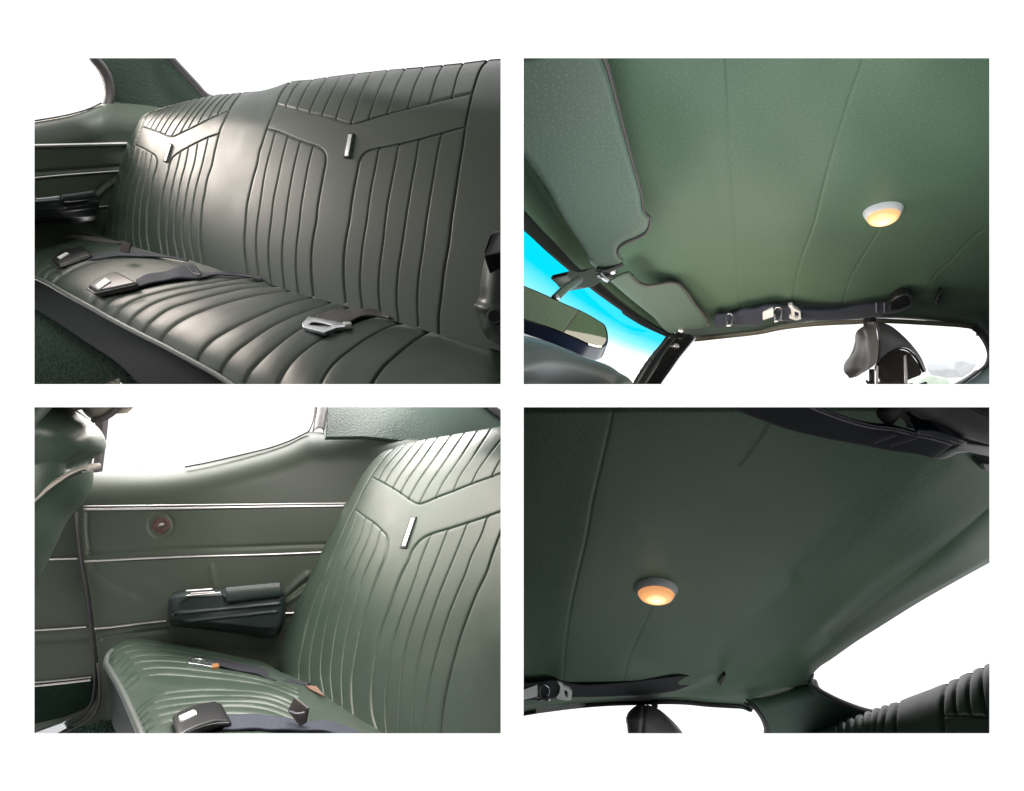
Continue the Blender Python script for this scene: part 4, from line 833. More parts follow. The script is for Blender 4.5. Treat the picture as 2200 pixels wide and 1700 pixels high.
def headrest_B():
    t = thing('headrest', 'black leather headrest on chrome posts in front of the white side window', 'headrest', B4(1250, 1560)[0] + (1.5,))
    d0 = lambda x, y: 1.42 + 0 * x
    seam = B4(1135, 1342, 1146, 1250, 1150, 1150, 1142, 1060, 1120, 978)
    tops = B4(1120, 978, 1180, 982, 1235, 1002, 1350, 1088, 1450, 1188, 1530, 1300, 1572, 1408)
    arch = B4(1135, 1342, 1165, 1312, 1210, 1272, 1260, 1232, 1300, 1216, 1350, 1210, 1400, 1222, 1450, 1262, 1490, 1312, 1520, 1370, 1545, 1425)
    patch('shell', arch, tops, LEATHER, left=seam, right=[arch[-1], B4(1562, 1430)[0], tops[-1]], dfun=d0, nu=90, nv=70, parent=t, roll=[(tops, 0.05, 0.05)], vpow=1.2,
          H=adds(lumps(0.002, 90, 51), crease([B4(1135, 1340, 1210, 1282, 1300, 1226, 1400, 1234, 1480, 1322, 1535, 1420)], 0.003, 0.008)))
    lf = B4(872, 1482, 846, 1435, 850, 1340, 900, 1230, 935, 1112, 958, 1062, 1042, 988)
    patch('front_pad', B4(872, 1482, 930, 1470, 1000, 1435, 1065, 1400, 1135, 1344), B4(1042, 988, 1080, 975, 1120, 977), LEATHER, left=lf, right=seam, dfun=lambda x, y: 1.42 + (1885 - x) * 0.002, nu=90, nv=90, parent=t,
          roll=[(lf, 0.06, 0.07)], H=adds(lumps(0.006, 60, 52), *[crease([B4(1000 + 10 * k, 1060 + 20 * k, 960 + 25 * k, 1250, 930 + 30 * k, 1440 - 14 * k)], -0.003, 0.008) for k in range(4)]), skirt={'l': [(2, 0, .04), (8, 0, .1)]})
    patch('underside', B4(1200, 1500, 1260, 1545, 1320, 1530, 1430, 1492, 1535, 1455), B4(1148, 1375, 1180, 1318, 1230, 1272, 1300, 1234, 1360, 1228, 1420, 1252, 1490, 1330, 1545, 1430), SUEDE, dfun=lambda x, y: 1.50 + 0 * x, nu=60, nv=40, parent=t, thick=0.02, H=lumps(0.006, 60, 53))
    strip('rim', B4(1135, 1346, 1165, 1316, 1210, 1276, 1260, 1238, 1300, 1221, 1350, 1215, 1400, 1227, 1450, 1267, 1490, 1316, 1520, 1374, 1545, 1428), 3, BLACKP, lambda x, y: 1.415 + 0 * x, 0.006, t, nu=80)
    strip('seam', seam, 2.2, BLACKP, lambda x, y: 1.412 + 0 * x, 0.006, t)
    tube('post', [(B4(1378, 1272)[0] + (1.46,)), (B4(1385, 1390)[0] + (1.46,)), (B4(1390, 1560)[0] + (1.46,))], 0.0045, CHROME, t)
    tube('post', [(B4(1126, 1370)[0] + (1.47,)), (B4(1125, 1460)[0] + (1.47,)), (B4(1122, 1570)[0] + (1.47,))], 0.0045, CHROME, t)
    tube('post', [(B4(1082, 1400)[0] + (1.50,)), (B4(1082, 1480)[0] + (1.50,)), (B4(1082, 1570)[0] + (1.50,))], 0.0065, BLACKP, t)
    s = patch('front_seat', B4(1100, 1570, 1300, 1570, 1480, 1570), B4(1130, 1548, 1200, 1512, 1300, 1496, 1340, 1504, 1400, 1525, 1470, 1562), LEATHER, dfun=lambda x, y: 1.44 + 0 * x, nu=40, nv=16, roll=[(B4(1130, 1548, 1200, 1512, 1300, 1496, 1340, 1504, 1400, 1525, 1470, 1562), 0.03, 0.05)], thick=0.03)
    tag(s, 'top edge of the black seat under the headrest with chrome posts', 'car seat')
    k = slab('window_divider', [(x, y, 1.62) for x, y in B4(1060, 930, 1128, 930, 1126, 1010, 1062, 1010)], DRUBBER, thick=0.03, bevel=0.004)
    tag(k, 'short dark window divider just above the headrest with chrome posts', 'window post', kind='thing')
LEATHER = mat('hazed_black_leather', (0.115, 0.108, 0.110), 0.42, spec=0.55, grain=('leather', 500, 0.15, 0.0005), mottle=0.2, mott_scale=12)  # black leather turned grey: window haze put into the colour
SUEDE = mat('brown_suede', (0.085, 0.075, 0.068), 0.8, mottle=0.25, mott_scale=30)
headrest_B()

# ================================================================== opening three: side trim and the near part of the back seat
dBackC = lambda x, y: 1 / (0.000625 * (np.asarray(x, float) + 0.7317 * (np.asarray(y, float) - 1109)))
dSideC = plane3((74, 1200, 2.0), (760, 1090, 2.42), (600, 1500, 2.15))

def seat_C():
    seat = thing('car_bench', 'end of the green pleated back seat with one chevron panel and the bench corner', 'car seat', (500, 1560, 1.6))
    left = C4(175, 1000, 165, 900, 180, 800, 220, 660, 280, 520, 340, 370, 400, 230, 460, 110, 520, 0) + C2(560, 1380, 630, 1240, 700, 1100, 780, 950, 850, 830, 920, 700, 1020, 560)
    top = C2(1020, 560, 1090, 492, 1200, 442, 1300, 406, 1420, 376, 1520, 355, 1700, 325, 1900, 287, 2166, 242, 2240, 230)
    bot = C4(175, 1020, 280, 1060, 420, 1110, 520, 1160, 600, 1235, 760, 1345, 900, 1450, 1100, 1580) + R(860, 1610, 1094, 1625)
    outl = C2(1210, 438, 1130, 520, 1060, 620, 1010, 700, 940, 820, 860, 985, 810, 1080, 720, 1280, 650, 1430, 605, 1554) + C4(560, 170, 490, 350, 430, 530, 385, 740, 355, 900, 350, 1080)
    outr = C2(2184, 1150, 2100, 1370, 2040, 1554) + C4(1960, 250, 1880, 450, 1800, 680, 1740, 900, 1690, 1130, 1660, 1300, 1640, 1560)
    chev = [C2(1010, 700, 1130, 760, 1270, 845, 1370, 915, 1430, 942, 1500, 925, 1580, 888, 1730, 830, 1900, 760, 2090, 690, 2240, 630),
            C2(860, 990, 950, 1060, 1040, 1120, 1110, 1190, 1145, 1230, 1155, 1270, 1145, 1360, 1120, 1450, 1076, 1554) + C4(1040, 180, 980, 350, 920, 540, 875, 750, 850, 900, 830, 1050, 830, 1200, 850, 1400),
            C2(2240, 980, 2184, 1000, 2050, 1050, 1900, 1100, 1700, 1165, 1540, 1215, 1470, 1250, 1410, 1310, 1370, 1370, 1340, 1450, 1288, 1554) + C4(1250, 170, 1170, 400, 1090, 620, 1050, 780, 1025, 950, 1010, 1100, 1010, 1250, 1030, 1400, 1080, 1540)]
    up = [C2(*a) for a in ((1075, 725, 1130, 620, 1220, 510, 1310, 408), (1130, 755, 1190, 650, 1290, 520, 1400, 382), (1200, 805, 1270, 680, 1370, 540, 1500, 360), (1270, 845, 1350, 700, 1450, 560, 1600, 340),
          (1345, 895, 1430, 740, 1540, 580, 1720, 322), (1440, 935, 1520, 780, 1640, 600, 1840, 298), (1585, 885, 1650, 750, 1760, 590, 1960, 275), (1740, 825, 1800, 690, 1900, 540, 2080, 258),
          (1905, 755, 1960, 640, 2050, 510, 2200, 320), (2085, 690, 2130, 600, 2240, 440))]
    low = [C2(895, 1020, 830, 1200, 760, 1360, 668, 1554) + C4(630, 170, 560, 380, 500, 600, 465, 780, 450, 950, 455, 1110), C2(955, 1070, 900, 1240, 830, 1400, 755, 1554) + C4(720, 170, 650, 380, 590, 600, 560, 800, 550, 1000, 580, 1180),
           C2(1025, 1115, 970, 1290, 910, 1420, 856, 1554) + C4(820, 170, 750, 380, 690, 600, 660, 800, 640, 1000, 660, 1240), C2(1095, 1175, 1050, 1330, 1000, 1450, 953, 1554) + C4(920, 170, 860, 380, 800, 580, 760, 800, 740, 1000, 750, 1320),
           C2(1540, 1225, 1490, 1350, 1440, 1480, 1419, 1554) + C4(1380, 200, 1300, 420, 1210, 700, 1170, 900, 1145, 1100, 1140, 1400, 1155, 1560), C2(1695, 1170, 1640, 1320, 1590, 1450, 1550, 1554) + C4(1500, 210, 1420, 430, 1340, 680, 1290, 900, 1270, 1100, 1255, 1560),
           C2(1870, 1110, 1810, 1270, 1750, 1420, 1695, 1554) + C4(1640, 220, 1560, 440, 1480, 700, 1430, 900, 1400, 1130, 1375, 1560), C2(2050, 1052, 1990, 1230, 1900, 1420, 1855, 1554) + C4(1790, 240, 1700, 470, 1600, 800, 1550, 1000, 1520, 1200, 1495, 1560)]
    sil = left[:-1] + top
    H = adds(pillow([outl, outr] + chev, 0.0026, 0.012, 0.003, 0.0024, 70), pillow(up + low, 0.0016, 0.008, 0.0022, 0.002, 70), lumps(0.004, 500, 13))
    patch('backrest', bot, top, VINYL, left=left, dfun=dBackC, nu=640, nv=520, parent=seat, H=H, roll=[(sil, 0.12, 0.13)], vpow=1.3, upow=1.2,
          right=[(1094, 1625), (1094, 915)], skirt={'t': [(0, 4, .06), (0, 25, .12), (0, 90, .2)], 'l': [(3, 0, .05), (14, 0, .12), (40, 0, .2)]})
    badge(C2(1352, 1048, 1402, 1048, 1308, 1338, 1252, 1334), dBackC, seat)
    global BENCH_C; BENCH_C = seat.name
    # cushion
    pipd = [(710, 882, 1.76), (740, 960, 1.68), (800, 1060, 1.58), (850, 1150, 1.50), (930, 1320, 1.36), (1025, 1535, 1.20), (1075, 1645, 1.14)]
    bd = [(C3(x, y)[0] + (d,)) for x, y, d in pipd]
    leftd = [(C3(x, y)[0] + (d,)) for x, y, d in [(710, 882, 1.76), (722, 838, 1.79), (765, 785, 1.84), (850, 712, 1.93)]]
    topd = [(C3(x, y)[0] + (d,)) for x, y, d in [(850, 712, 1.93), (950, 695, 1.96), (1100, 703, 1.98), (1300, 728, 2.0), (1600, 780, 2.0), (1900, 850, 1.98), (2150, 918, 1.92)]] + \
        [(C4(x, y)[0] + (d,)) for x, y, d in [(160, 985, 1.84), (280, 1036, 1.78), (420, 1086, 1.70), (520, 1136, 1.64), (600, 1207, 1.58), (760, 1317, 1.48), (900, 1417, 1.40), (1100, 1542, 1.31), (1190, 1625, 1.27)]]
    pl = [C3(*a) for a in ((735, 905, 765, 850, 830, 795, 920, 757, 1050, 741, 1250, 750, 1500, 785, 1800, 850), (790, 915, 870, 830, 1000, 795, 1200, 788, 1450, 810, 1700, 855, 1950, 920), (825, 965, 920, 870, 1050, 840, 1250, 833, 1450, 848, 1750, 900, 2100, 985),
          (848, 1020, 950, 920, 1100, 890, 1300, 884, 1500, 900, 1800, 952, 2184, 1050), (872, 1095, 980, 985, 1130, 950, 1350, 944, 1600, 967, 1900, 1015, 2184, 1085), (890, 1150, 1020, 1040, 1150, 1008, 1350, 1003, 1700, 1035, 2184, 1125),
          (960, 1360, 1050, 1270, 1200, 1180, 1350, 1150, 1600, 1135, 1900, 1152, 2184, 1195), (975, 1400, 1100, 1270, 1250, 1222, 1500, 1192, 1800, 1193, 2184, 1235),
          (985, 1440, 1120, 1320, 1280, 1275, 1480, 1247, 1800, 1245, 2184, 1285), (1000, 1490, 1150, 1378, 1300, 1335, 1500, 1302, 1900, 1292, 2184, 1335), (1030, 1545, 1180, 1440, 1300, 1400, 1500, 1370, 1900, 1360, 2184, 1400))]
    pl = [p + ([(p[-1][0] + 60, p[-1][1] + 22)] if p[-1][0] > 570 else []) for p in pl]
    pipe_line = [p[:2] for p in bd]
    H = adds(pillow(pl, 0.0030, 0.018, 0.0018, 0.003, 70), lumps(0.005, 300, 15))
    patch('cushion', bd, topd, VINYL, left=leftd, nu=420, nv=380, parent=seat, H=H, roll=[([p[:2] for p in leftd] + [p[:2] for p in topd], 0.07, 0.05)], upow=1.15, vpow=1.2,
          skirt={'t': [(0, 3, .03), (0, 20, .05), (0, 50, .03)], 'l': [(1, 2, .03), (8, 6, .06)]})
    tube('piping', [(x - 1, y + 1, d - 0.012) for x, y, d in leftd[::-1][1:] + bd[1:]], 0.0085, PIPE, seat, seg=70)
    low_e = [(C3(x, y)[0] + (d,)) for x, y, d in [(722, 880, 1.84), (745, 1000, 1.80), (768, 1150, 1.74), (765, 1300, 1.68), (768, 1450, 1.62), (815, 1560, 1.55), (860, 1645, 1.5)]]
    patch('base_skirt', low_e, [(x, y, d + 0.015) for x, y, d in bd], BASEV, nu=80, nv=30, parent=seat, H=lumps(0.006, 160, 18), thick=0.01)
    return bd, topd
cushC_front, cushC_back = seat_C()
# depth of the bench top in this view, for what lies on it
dCushC = plane3((300, 1420, 1.80), (640, 1480, 1.66), (470, 1560, 1.34))

SPINDLE = mat('worn_spindle', (0.16, 0.145, 0.14), 0.45, metal=0.6, mottle=0.3, mott_scale=120)
def side_C():
    t = thing('trim_panel', 'green side trim panel with chrome strips, full armrest and an empty window crank hole', 'trim panel', (400, 1560, 2.1))
    top = C1(440, 640, 620, 646, 900, 645, 1200, 630, 1420, 602, 1600, 569, 1800, 524, 2000, 478, 2184, 432) + C2(240, 378, 430, 290, 600, 300, 750, 292, 900, 292, 1100, 307, 1250, 322, 1400, 347, 1520, 367, 1800, 400)
    left = C3(640, 1620, 640, 1100, 632, 900, 610, 700, 580, 450, 548, 200) + C1(515, 1520, 488, 1250, 462, 1000, 440, 640)
    bot = [left[0], (720, 1596)]
    right = [(720, 1596), (850, 1250), (992, 955)]
    H = adds(crease([C1(560, 1372, 1000, 1350, 1600, 1335, 2184, 1318) + C2(0, 1320, 300, 1308, 600, 1300)], -0.006, 0.007), crease([C1(535, 1010, 540, 1200, 560, 1372)], -0.005, 0.007),
             crease([C3(670, 682, 900, 645, 1250, 602)], -0.006, 0.008), crease([C3(540, 40, 660, 150, 800, 260, 920, 310), C3(640, 30, 800, 130, 960, 200, 1100, 240)], 0.006, 0.04), crease([C3(590, 40, 720, 140, 880, 230, 1010, 280)], -0.005, 0.03),
             crease([C4(225, 300, 300, 220, 420, 110), C4(235, 350, 320, 300, 400, 240)], 0.008, 0.014), crease([C4(225, 320, 320, 240, 430, 160)], -0.007, 0.012),
             crease([C3(1660, 40, 1668, 120, 1690, 210)], 0.003, 0.012), crease([[(345.5 + 26 * math.cos(a), 1129 + 26 * math.sin(a)) for a in np.linspace(0, 6.283, 20)]], -0.003, 0.006),
             crease([C3(660, 1000, 720, 1200, 740, 1400)], 0.01, 0.03), lumps(0.006, 260, 14))
    patch('panel', bot, top, TRIM, left=left, right=right, dfun=dSideC, nu=300, nv=260, parent=t, H=H, roll=[(top, 0.15, 0.13)], vpow=1.3, thick=0.008,
          skirt={'t': [(0, 2, .05), (0, 8, .12)]})
    n = lambda k: nearer(dSideC, -k)
    strip('chrome_strip', C1(505, 958, 1200, 950, 2184, 937) + C2(300, 934, 790, 930), 3.2, CHROME, n(.004), 0.006, t)
    strip('chrome_strip', C1(505, 985, 1200, 978, 2184, 963) + C2(300, 960, 780, 954), 6, CHROME, n(.004), 0.009, t)
    strip('chrome_strip', C1(500, 1456, 1000, 1430, 1600, 1408, 2184, 1391) + C2(300, 1383, 575, 1371), 5, CHROME, n(.004), 0.007, t)
    strip('chrome_strip', C3(588, 597, 900, 560, 1255, 520), 5, CHROME, n(.004), 0.007, t)
    strip('chrome_strip', C4(215, 452, 330, 448), 5, CHROME, n(.004), 0.007, t)
    strip('seal', C1(1420, 602, 1600, 568, 1800, 523, 2000, 476, 2184, 430) + C2(240, 376, 430, 286), 3, DRUBBER, lambda x, y: dSideC(x, y) + 0.08, 0.01, t)
    # crank hole and spindle
    cx, cy = C1(1200, 1130)[0]; nrm = (0.12, -1, 0.02)
    lathe('crank_hole', (cx, cy, float(dSideC(cx, cy)) - 0.006), nrm, [(0.034, -0.004), (0.034, 0.001), (0.029, 0.003), (0.027, 0.0), (0.026, -0.002), (0.0, -0.002)], RUST, parent=t)
    sx, sy = C1(1228, 1124)[0]
    lathe('spindle', (sx, sy, float(dSideC(sx, sy)) - 0.008), (-0.2, -1, 0.05), [(0.010, 0.0), (0.0095, 0.016), (0.007, 0.019), (0.0055, 0.027), (0.0, 0.028)], SPINDLE, n=14, parent=t)
    # armrest
    prof = lambda u, v: -np.interp(v, [0, .06, .2, .45, .72, .80, .86, .93, 1], [.03, .10, .135, .15, .165, .168, .155, .10, .03])
    lf = CL(200, 775, 155, 640, 148, 500, 160, 350, 225, 238)
    am = patch('armrest', CL(200, 775, 500, 790, 800, 830, 1200, 890, 1600, 945, 1860, 942), CL(225, 238, 430, 202, 850, 172, 1000, 160, 1500, 115, 1905, 85), PLASTIC, left=lf, right=CL(1860, 942, 1955, 760, 1990, 450, 1980, 250, 1905, 85),
               dfun=dSideC, prof=prof, nu=150, nv=90, parent=t, roll=[(lf, 0.05, 0.08), (CL(1860, 942, 1955, 760, 1990, 450, 1980, 250, 1905, 85), 0.02, 0.05)],
               H=adds(crease([CL(310, 556, 700, 525, 1080, 492, 1500, 450, 1890, 412)], 0.007, 0.005), crease([CL(420, 690, 900, 640, 1300, 600, 1850, 540)], 0.005, 0.005), crease([CL(1035, 240, 1045, 330, 1075, 388, 1300, 370, 1925, 310)], -0.012, 0.007),
                      crease([CL(370, 370, 430, 322, 700, 300, 1000, 275)], 0.004, 0.006), lumps(0.002, 60, 16)), skirt={'l': [(2, 0, .06)], 'b': [(0, -2, .06)], 't': [(0, 2, .06)], 'r': [(-2, 0, .06)]})
    dl = nearer(dSideC, -0.176)
    lidp = lambda u, v: -0.012 * np.sqrt(np.clip(1 - (2 * v - 1)**2, 0, 1))
    patch('lid', CL(1062, 386, 1200, 384, 1500, 350, 1935, 306), CL(1048, 165, 1300, 138, 1600, 110, 1900, 84), PLASTIC, dfun=dl, prof=lidp, nu=60, nv=26, parent=am, thick=0.012)
    for a, w in ((CL(440, 290, 700, 268, 975, 240), 2.6), (CL(510, 256, 880, 230), 2.0), (CL(440, 214, 650, 200, 850, 184), 1.8)):
        strip('chrome_edge', a, w, CHROME, nearer(dSideC, -0.178), 0.004, am, nu=30)
    hx, hy = CL(250, 565)[0]
    lathe('screw_socket', (hx, hy, float(dSideC(hx, hy)) - 0.145), (-0.5, -1, 0.05), [(0.010, -0.006), (0.010, 0.003), (0.0075, 0.004), (0.006, 0.0), (0.0, -0.001)], BLACKP, n=24, parent=am)
side_C()

def pillar_C():
    dP = plane3((710, 915, 2.45), (1000, 930, 2.95), (720, 875, 2.56))
    t = thing('roof_pillar', 'embossed green roof pillar with rubber window seal, above the panel with the crank hole', 'car pillar', (800, 940, 2.6))
    patch('panel', C2(590, 330, 900, 330, 1250, 360, 1560, 420, 2300, 420), C2(600, -8, 1200, -8, 1990, -8, 2050, 40, 2300, 240), EMBOSS, dfun=dP, nu=110, nv=50, parent=t, H=lumps(0.004, 120, 19), thick=0.02, smooth=False)
    strip('window_seal', C2(518, 296, 535, 200, 550, 120, 555, -6), (25, 25), RUBBER, nearer(dP, -0.05), 0.035, t)
    strip('seal_lip', C2(430, 292, 462, 220, 480, 150, 490, -6), 3, DRUBBER, nearer(dP, -0.03), 0.02, t)
    strip('rear_window_trim', C2(1985, -8, 2080, 70, 2260, 200), 15, DRUBBER, nearer(dP, -0.03), 0.02, t)
    g = slab('window_glass', with_d(R(180, 856, 676, 856, 660, 930, 560, 985, 400, 1020, 200, 1024), lambda x, y: 2.6), CLEAR, thick=0.008, bevel=0)
    tag(g, 'large white side window pane above the trim panel with the crank hole', 'car window', kind='thing')
    s = slab('window_post', [(x, y, d) for (x, y), d in zip(C1(600, -6, 690, -6, 680, 160, 655, 400, 622, 655, 578, 655, 606, 400, 600, 190), [2.02] * 8)], RUBBER, thick=0.03, bevel=0.004)
    tag(s, 'narrow grey upright window post behind the blurred front seat', 'window post', kind='thing')
pillar_C()

def belts_C():
    sc = on_surface(BENCH_C + '/cushion', 0.0); sb = on_surface(BENCH_C + '/backrest', 0.0)
    on = lambda k: (lambda x, y: np.minimum(sc(x, y), sb(x, y)) - k)
    near = lambda pts, k: with_d([p[:2] for p in pts], on(k))
    b = thing('lap_belt', 'dark lap belt with orange tipped metal tongue along the far side of the bench corner', 'seat belt', C3(1900, 960)[0] + (1.9,))
    e1 = [(C3(x, y)[0] + (d,)) for x, y, d in [(1690, 918, 1.83), (1800, 942, 1.84), (1950, 972, 1.84), (2120, 1012, 1.80)]] + [(C4(x, y)[0] + (d,)) for x, y, d in [(60, 1028, 1.74), (180, 1058, 1.68), (330, 1092, 1.62), (420, 1106, 1.58)]]
    e2 = [(C3(x, y)[0] + (d,)) for x, y, d in [(1690, 850, 1.86), (1800, 872, 1.88), (1950, 905, 1.88), (2120, 940, 1.84)]] + [(C4(x, y)[0] + (d,)) for x, y, d in [(60, 955, 1.78), (180, 1005, 1.72), (330, 1062, 1.66), (450, 1082, 1.61)]]
    patch('webbing', [p[:2] for p in e1], [p[:2] for p in e2], WEB, dfun=on(0.014), nu=60, nv=8, parent=b, thick=0.005, H=lumps(0.003, 60, 2))
    d0 = on(0.022)
    slab('tongue', with_d(C3(1448, 900, 1440, 862, 1460, 845, 1540, 846, 1600, 842, 1690, 905, 1725, 925, 1660, 932, 1560, 915), d0), METAL, thick=0.01, bevel=0.002, parent=b,
         hole=with_d(C3(1470, 886, 1466, 868, 1480, 862, 1540, 862, 1570, 866, 1610, 890, 1620, 902, 1590, 904, 1530, 896), d0))
    slab('tongue_cap', with_d(C3(1660, 905, 1722, 900, 1732, 928, 1670, 936), on(0.03)), ORANGE, thick=0.016, bevel=0.004, parent=b)
    slab('webbing_loop', [(x, y, d) for x, y, d in near(C4(404, 1102, 500, 1108, 515, 1122, 580, 1200, 520, 1172, 440, 1132), 0.03)], LOOPB, thick=0.006, bevel=0.001, parent=b)
    b = thing('lap_belt', 'lap belt with rounded black buckle, cut off below beside the piping of the bench corner', 'seat belt', C3(1600, 1520)[0] + (1.35,), 'black buckles on the bench')
    top = C3(1290, 1384, 1350, 1335, 1500, 1272, 1690, 1238, 1745, 1262, 1830, 1420, 1700, 1428, 1560, 1462, 1440, 1510, 1340, 1570)
    kk = [.05, .05, .05, .05, .05, .06, .075, .08, .08, .07]; topf = [(x, y, float(on(0)(x, y)) - a) for (x, y), a in zip(top, kk)]
    low = C3(1372, 1650)[0]
    bx = slab('buckle', topf, BLACKP, vec=P(low[0], low[1], topf[-1][2] + 0.01) - P(*topf[-1]), bevel=0.012, seg=4, parent=b)
    pl3 = np.array([[1, p[0], p[1]] for p in topf]); co = np.linalg.lstsq(pl3, np.array([1 / p[2] for p in topf]), rcond=None)[0]
    dt = lambda x, y: 1 / (co[0] + co[1] * np.asarray(x, float) + co[2] * np.asarray(y, float))
    slab('label', with_d(C3(1362, 1378, 1490, 1322, 1515, 1330, 1528, 1358, 1400, 1416, 1375, 1412), nearer(dt, -0.016)), LABELM, thick=0.012, bevel=0.001, parent=bx)
    q = resample([p[:2] for p in topf[5:]], 24); q[:, 1] += 6
    tube('seam', [(x, y, float(dt(x, y)) - 0.008) for x, y in q], 0.003, BLACKP, bx, seg=30)
    e1 = C3(1760, 1490, 1900, 1490, 2120, 1488) + C4(60, 1492, 250, 1500, 400, 1500, 650, 1530, 900, 1610)
    e2 = C3(1790, 1380, 1900, 1368, 2120, 1366) + C4(60, 1375, 250, 1392, 420, 1420, 640, 1430, 950, 1545)
    patch('webbing', e1, e2, WEBN, dfun=on(0.02), nu=70, nv=10, parent=b, thick=0.005, H=lumps(0.002, 70, 7))
    fl = on(0.0); f0 = float(fl(*C4(380, 1455)[0])) - 0.03
    slab('webbing_end', [(x, y, f0 + a) for (x, y), a in zip(C4(300, 1212, 424, 1312, 402, 1446, 350, 1472, 244, 1335), [.03, .0, .0, .0, .03])], WEBB, thick=0.006, bevel=0.001, parent=b)
    strip('stitch', C4(255, 1335, 330, 1360, 395, 1350), 1.6, THREAD, lambda x, y: f0 - 0.006 + 0 * x, 0.002, b, nu=10, nv=4)
belts_C()

def door_C():
    dD = lambda x, y: dSideC(x, y) + 0.05
    t = thing('door_card', 'dark lower door panel with thin chrome strips and a carpeted pocket', 'car door', (110, 1560, 2.0))
    patch('panel', R(-260, 1600, 130, 1600, 225, 1600), R(-260, 1000, 100, 1000, 190, 1000), TRIM, dfun=dD, nu=60, nv=110, parent=t, H=adds(lumps(0.006, 160, 21), crease([C3(-40, 700, 300, 690, 540, 672)], -0.006, 0.01)), thick=0.01)
    nd = lambda k: nearer(dD, -k)
    strip('chrome_strip', C1(0, 1447, 130, 1440, 450, 1429), 4, CHROME, nd(.006), 0.006, t)
    strip('chrome_strip', C3(-60, 615, 60, 607, 300, 592, 532, 574), 4, CHROME, nd(.006), 0.006, t)
    strip('chrome_strip', C3(-60, 1082, 60, 1076, 300, 1056, 572, 1028), 2.4, CHROME, nd(.006), 0.005, t)
    strip('chrome_strip', C3(-60, 1115, 60, 1108, 300, 1085, 572, 1056), 5.5, CHROME, nd(.006), 0.008, t)
    pk = C3(-60, 1130, 60, 1122, 300, 1102, 578, 1072, 582, 1150, 560, 1250, 500, 1320, 320, 1392, 60, 1452, -60, 1480)
    slab('carpet_pocket', with_d(pk, nd(.012)), POCKET, thick=0.02, bevel=0.003, parent=t)
    j = C1(430, 960, 448, 1120, 476, 1350, 500, 1520) + C3(530, 200, 556, 380, 585, 620, 605, 800, 618, 980, 612, 1130, 585, 1260, 500, 1370, 380, 1440, 200, 1500, 0, 1570)
    strip('door_seal', j, 9, DRUBBER, nearer(dSideC, -0.02), 0.02, t, nu=90)
    strip('jamb_edge', C3(630, 900, 652, 1080, 655, 1220, 600, 1370, 450, 1475, 300, 1540), 4, RUBBER, nearer(dSideC, -0.03), 0.012, t, nu=50)
    s = slab('sill_plate', [(x, y, d) for (x, y), d in zip(C3(-60, 1570, 60, 1532, 318, 1438, 352, 1490, 270, 1536, 100, 1620, -60, 1640), [1.80] * 7)], METAL, thick=0.02, bevel=0.003)
    tag(s, 'bare metal sill plate at the foot of the dark door panel', 'sill plate', kind='thing')
    r = np.random.default_rng(5)
    o = patch('floor', R(60, 1625, 250, 1625, 345, 1625), C3(200, 1500, 480, 1470, 800, 1400), CARPET, dfun=lambda x, y: 1.97 + 0 * x - (y - 1540) * 0.002, nu=90, nv=60, H=lambda x, y, d: r.normal(0, .003, x.shape), thick=0.02)
    tag(o, kind='structure')
door_C()

def front_seat_C():
    t = thing('front_seat', 'rounded back of a dark front seat with pale piping, left of the side window', 'car seat', (90, 1300, 1.0))
    d0 = lambda x, y: 1.02 + 0.0006 * (x - 74)
    pip = C1(-120, 1010, 60, 884, 150, 805, 250, 733, 400, 645, 480, 615, 578, 601)
    right = C1(585, 600, 600, 520, 620, 450, 636, 370, 632, 300, 595, 215, 500, 130, 420, 60, 390, -6)
    patch('upper_back', pip, R(31, 858.5, 90, 858.5, 152.9, 858.5), VINYL, right=right, dfun=d0, nu=120, nv=120, parent=t, upow=0.8,
          H=adds(lumps(0.016, 170, 23), crease([C1(-60, 330, 250, 300, 600, 420)], 0.03, 0.05), crease([C1(590, 560, 500, 560, 400, 610)], -0.02, 0.02)), roll=[(right, 0.09, 0.12)], skirt={'r': [(-3, 0, .08), (-20, 0, .2)]})
    low_r = C3(-40, 420, 60, 190, 120, 40) + C1(150, 1430, 260, 1250, 380, 1080, 480, 960, 540, 850, 572, 740, 585, 640)
    patch('lower_back', R(20, 1420, 30, 1400, 50, 1308), [(x, y + 5) for x, y in pip], VINYL, right=low_r, dfun=d0, nu=110, nv=120, parent=t, upow=0.8, H=lumps(0.010, 170, 24), roll=[(low_r, 0.10, 0.12)],
          skirt={'r': [(-3, 0, .08), (-20, 0, .2)]})
    strip('piping', pip, (13, 7), PALEPIPE, nearer(d0, -0.01), 0.014, t)
    for c in (pip[-1],):
        lathe('piping_end', (c[0] - 3, c[1] + 1, 1.06), (0, -1, 0), [(0.006, -0.02), (0.008, 0.0), (0.006, 0.007), (0.0, 0.009)], PALEPIPE, n=20, parent=t)
    tube('shoulder_piping', [(C1(x, y)[0] + (1.0,)) for x, y in ((-40, 260), (60, 160), (130, 80), (190, 10))], 0.011, PIPE, t)
    h = thing('headrest', 'pale blurred lower edge of a headrest, above the front seat at the left', 'headrest', C1(650, 120)[0] + (1.1,))
    patch('pad', C1(470, 60, 520, 130, 570, 165, 640, 172, 720, 140, 800, 75, 850, 10), R(165, 858.5, 210, 858.5, 262, 858.5), PALEPIPE, dfun=lambda x, y: 1.12 + 0 * x, nu=60, nv=30, parent=h, thick=0.05,
          roll=[(C1(470, 60, 520, 130, 570, 165, 640, 172, 720, 140, 800, 75, 850, 10), 0.03, 0.04)])
    tube('rim', [(C1(x, y)[0] + (1.13,)) for x, y in ((590, 178), (650, 172), (725, 138), (800, 76), (845, 20))], 0.007, RUBBER, h)
front_seat_C()

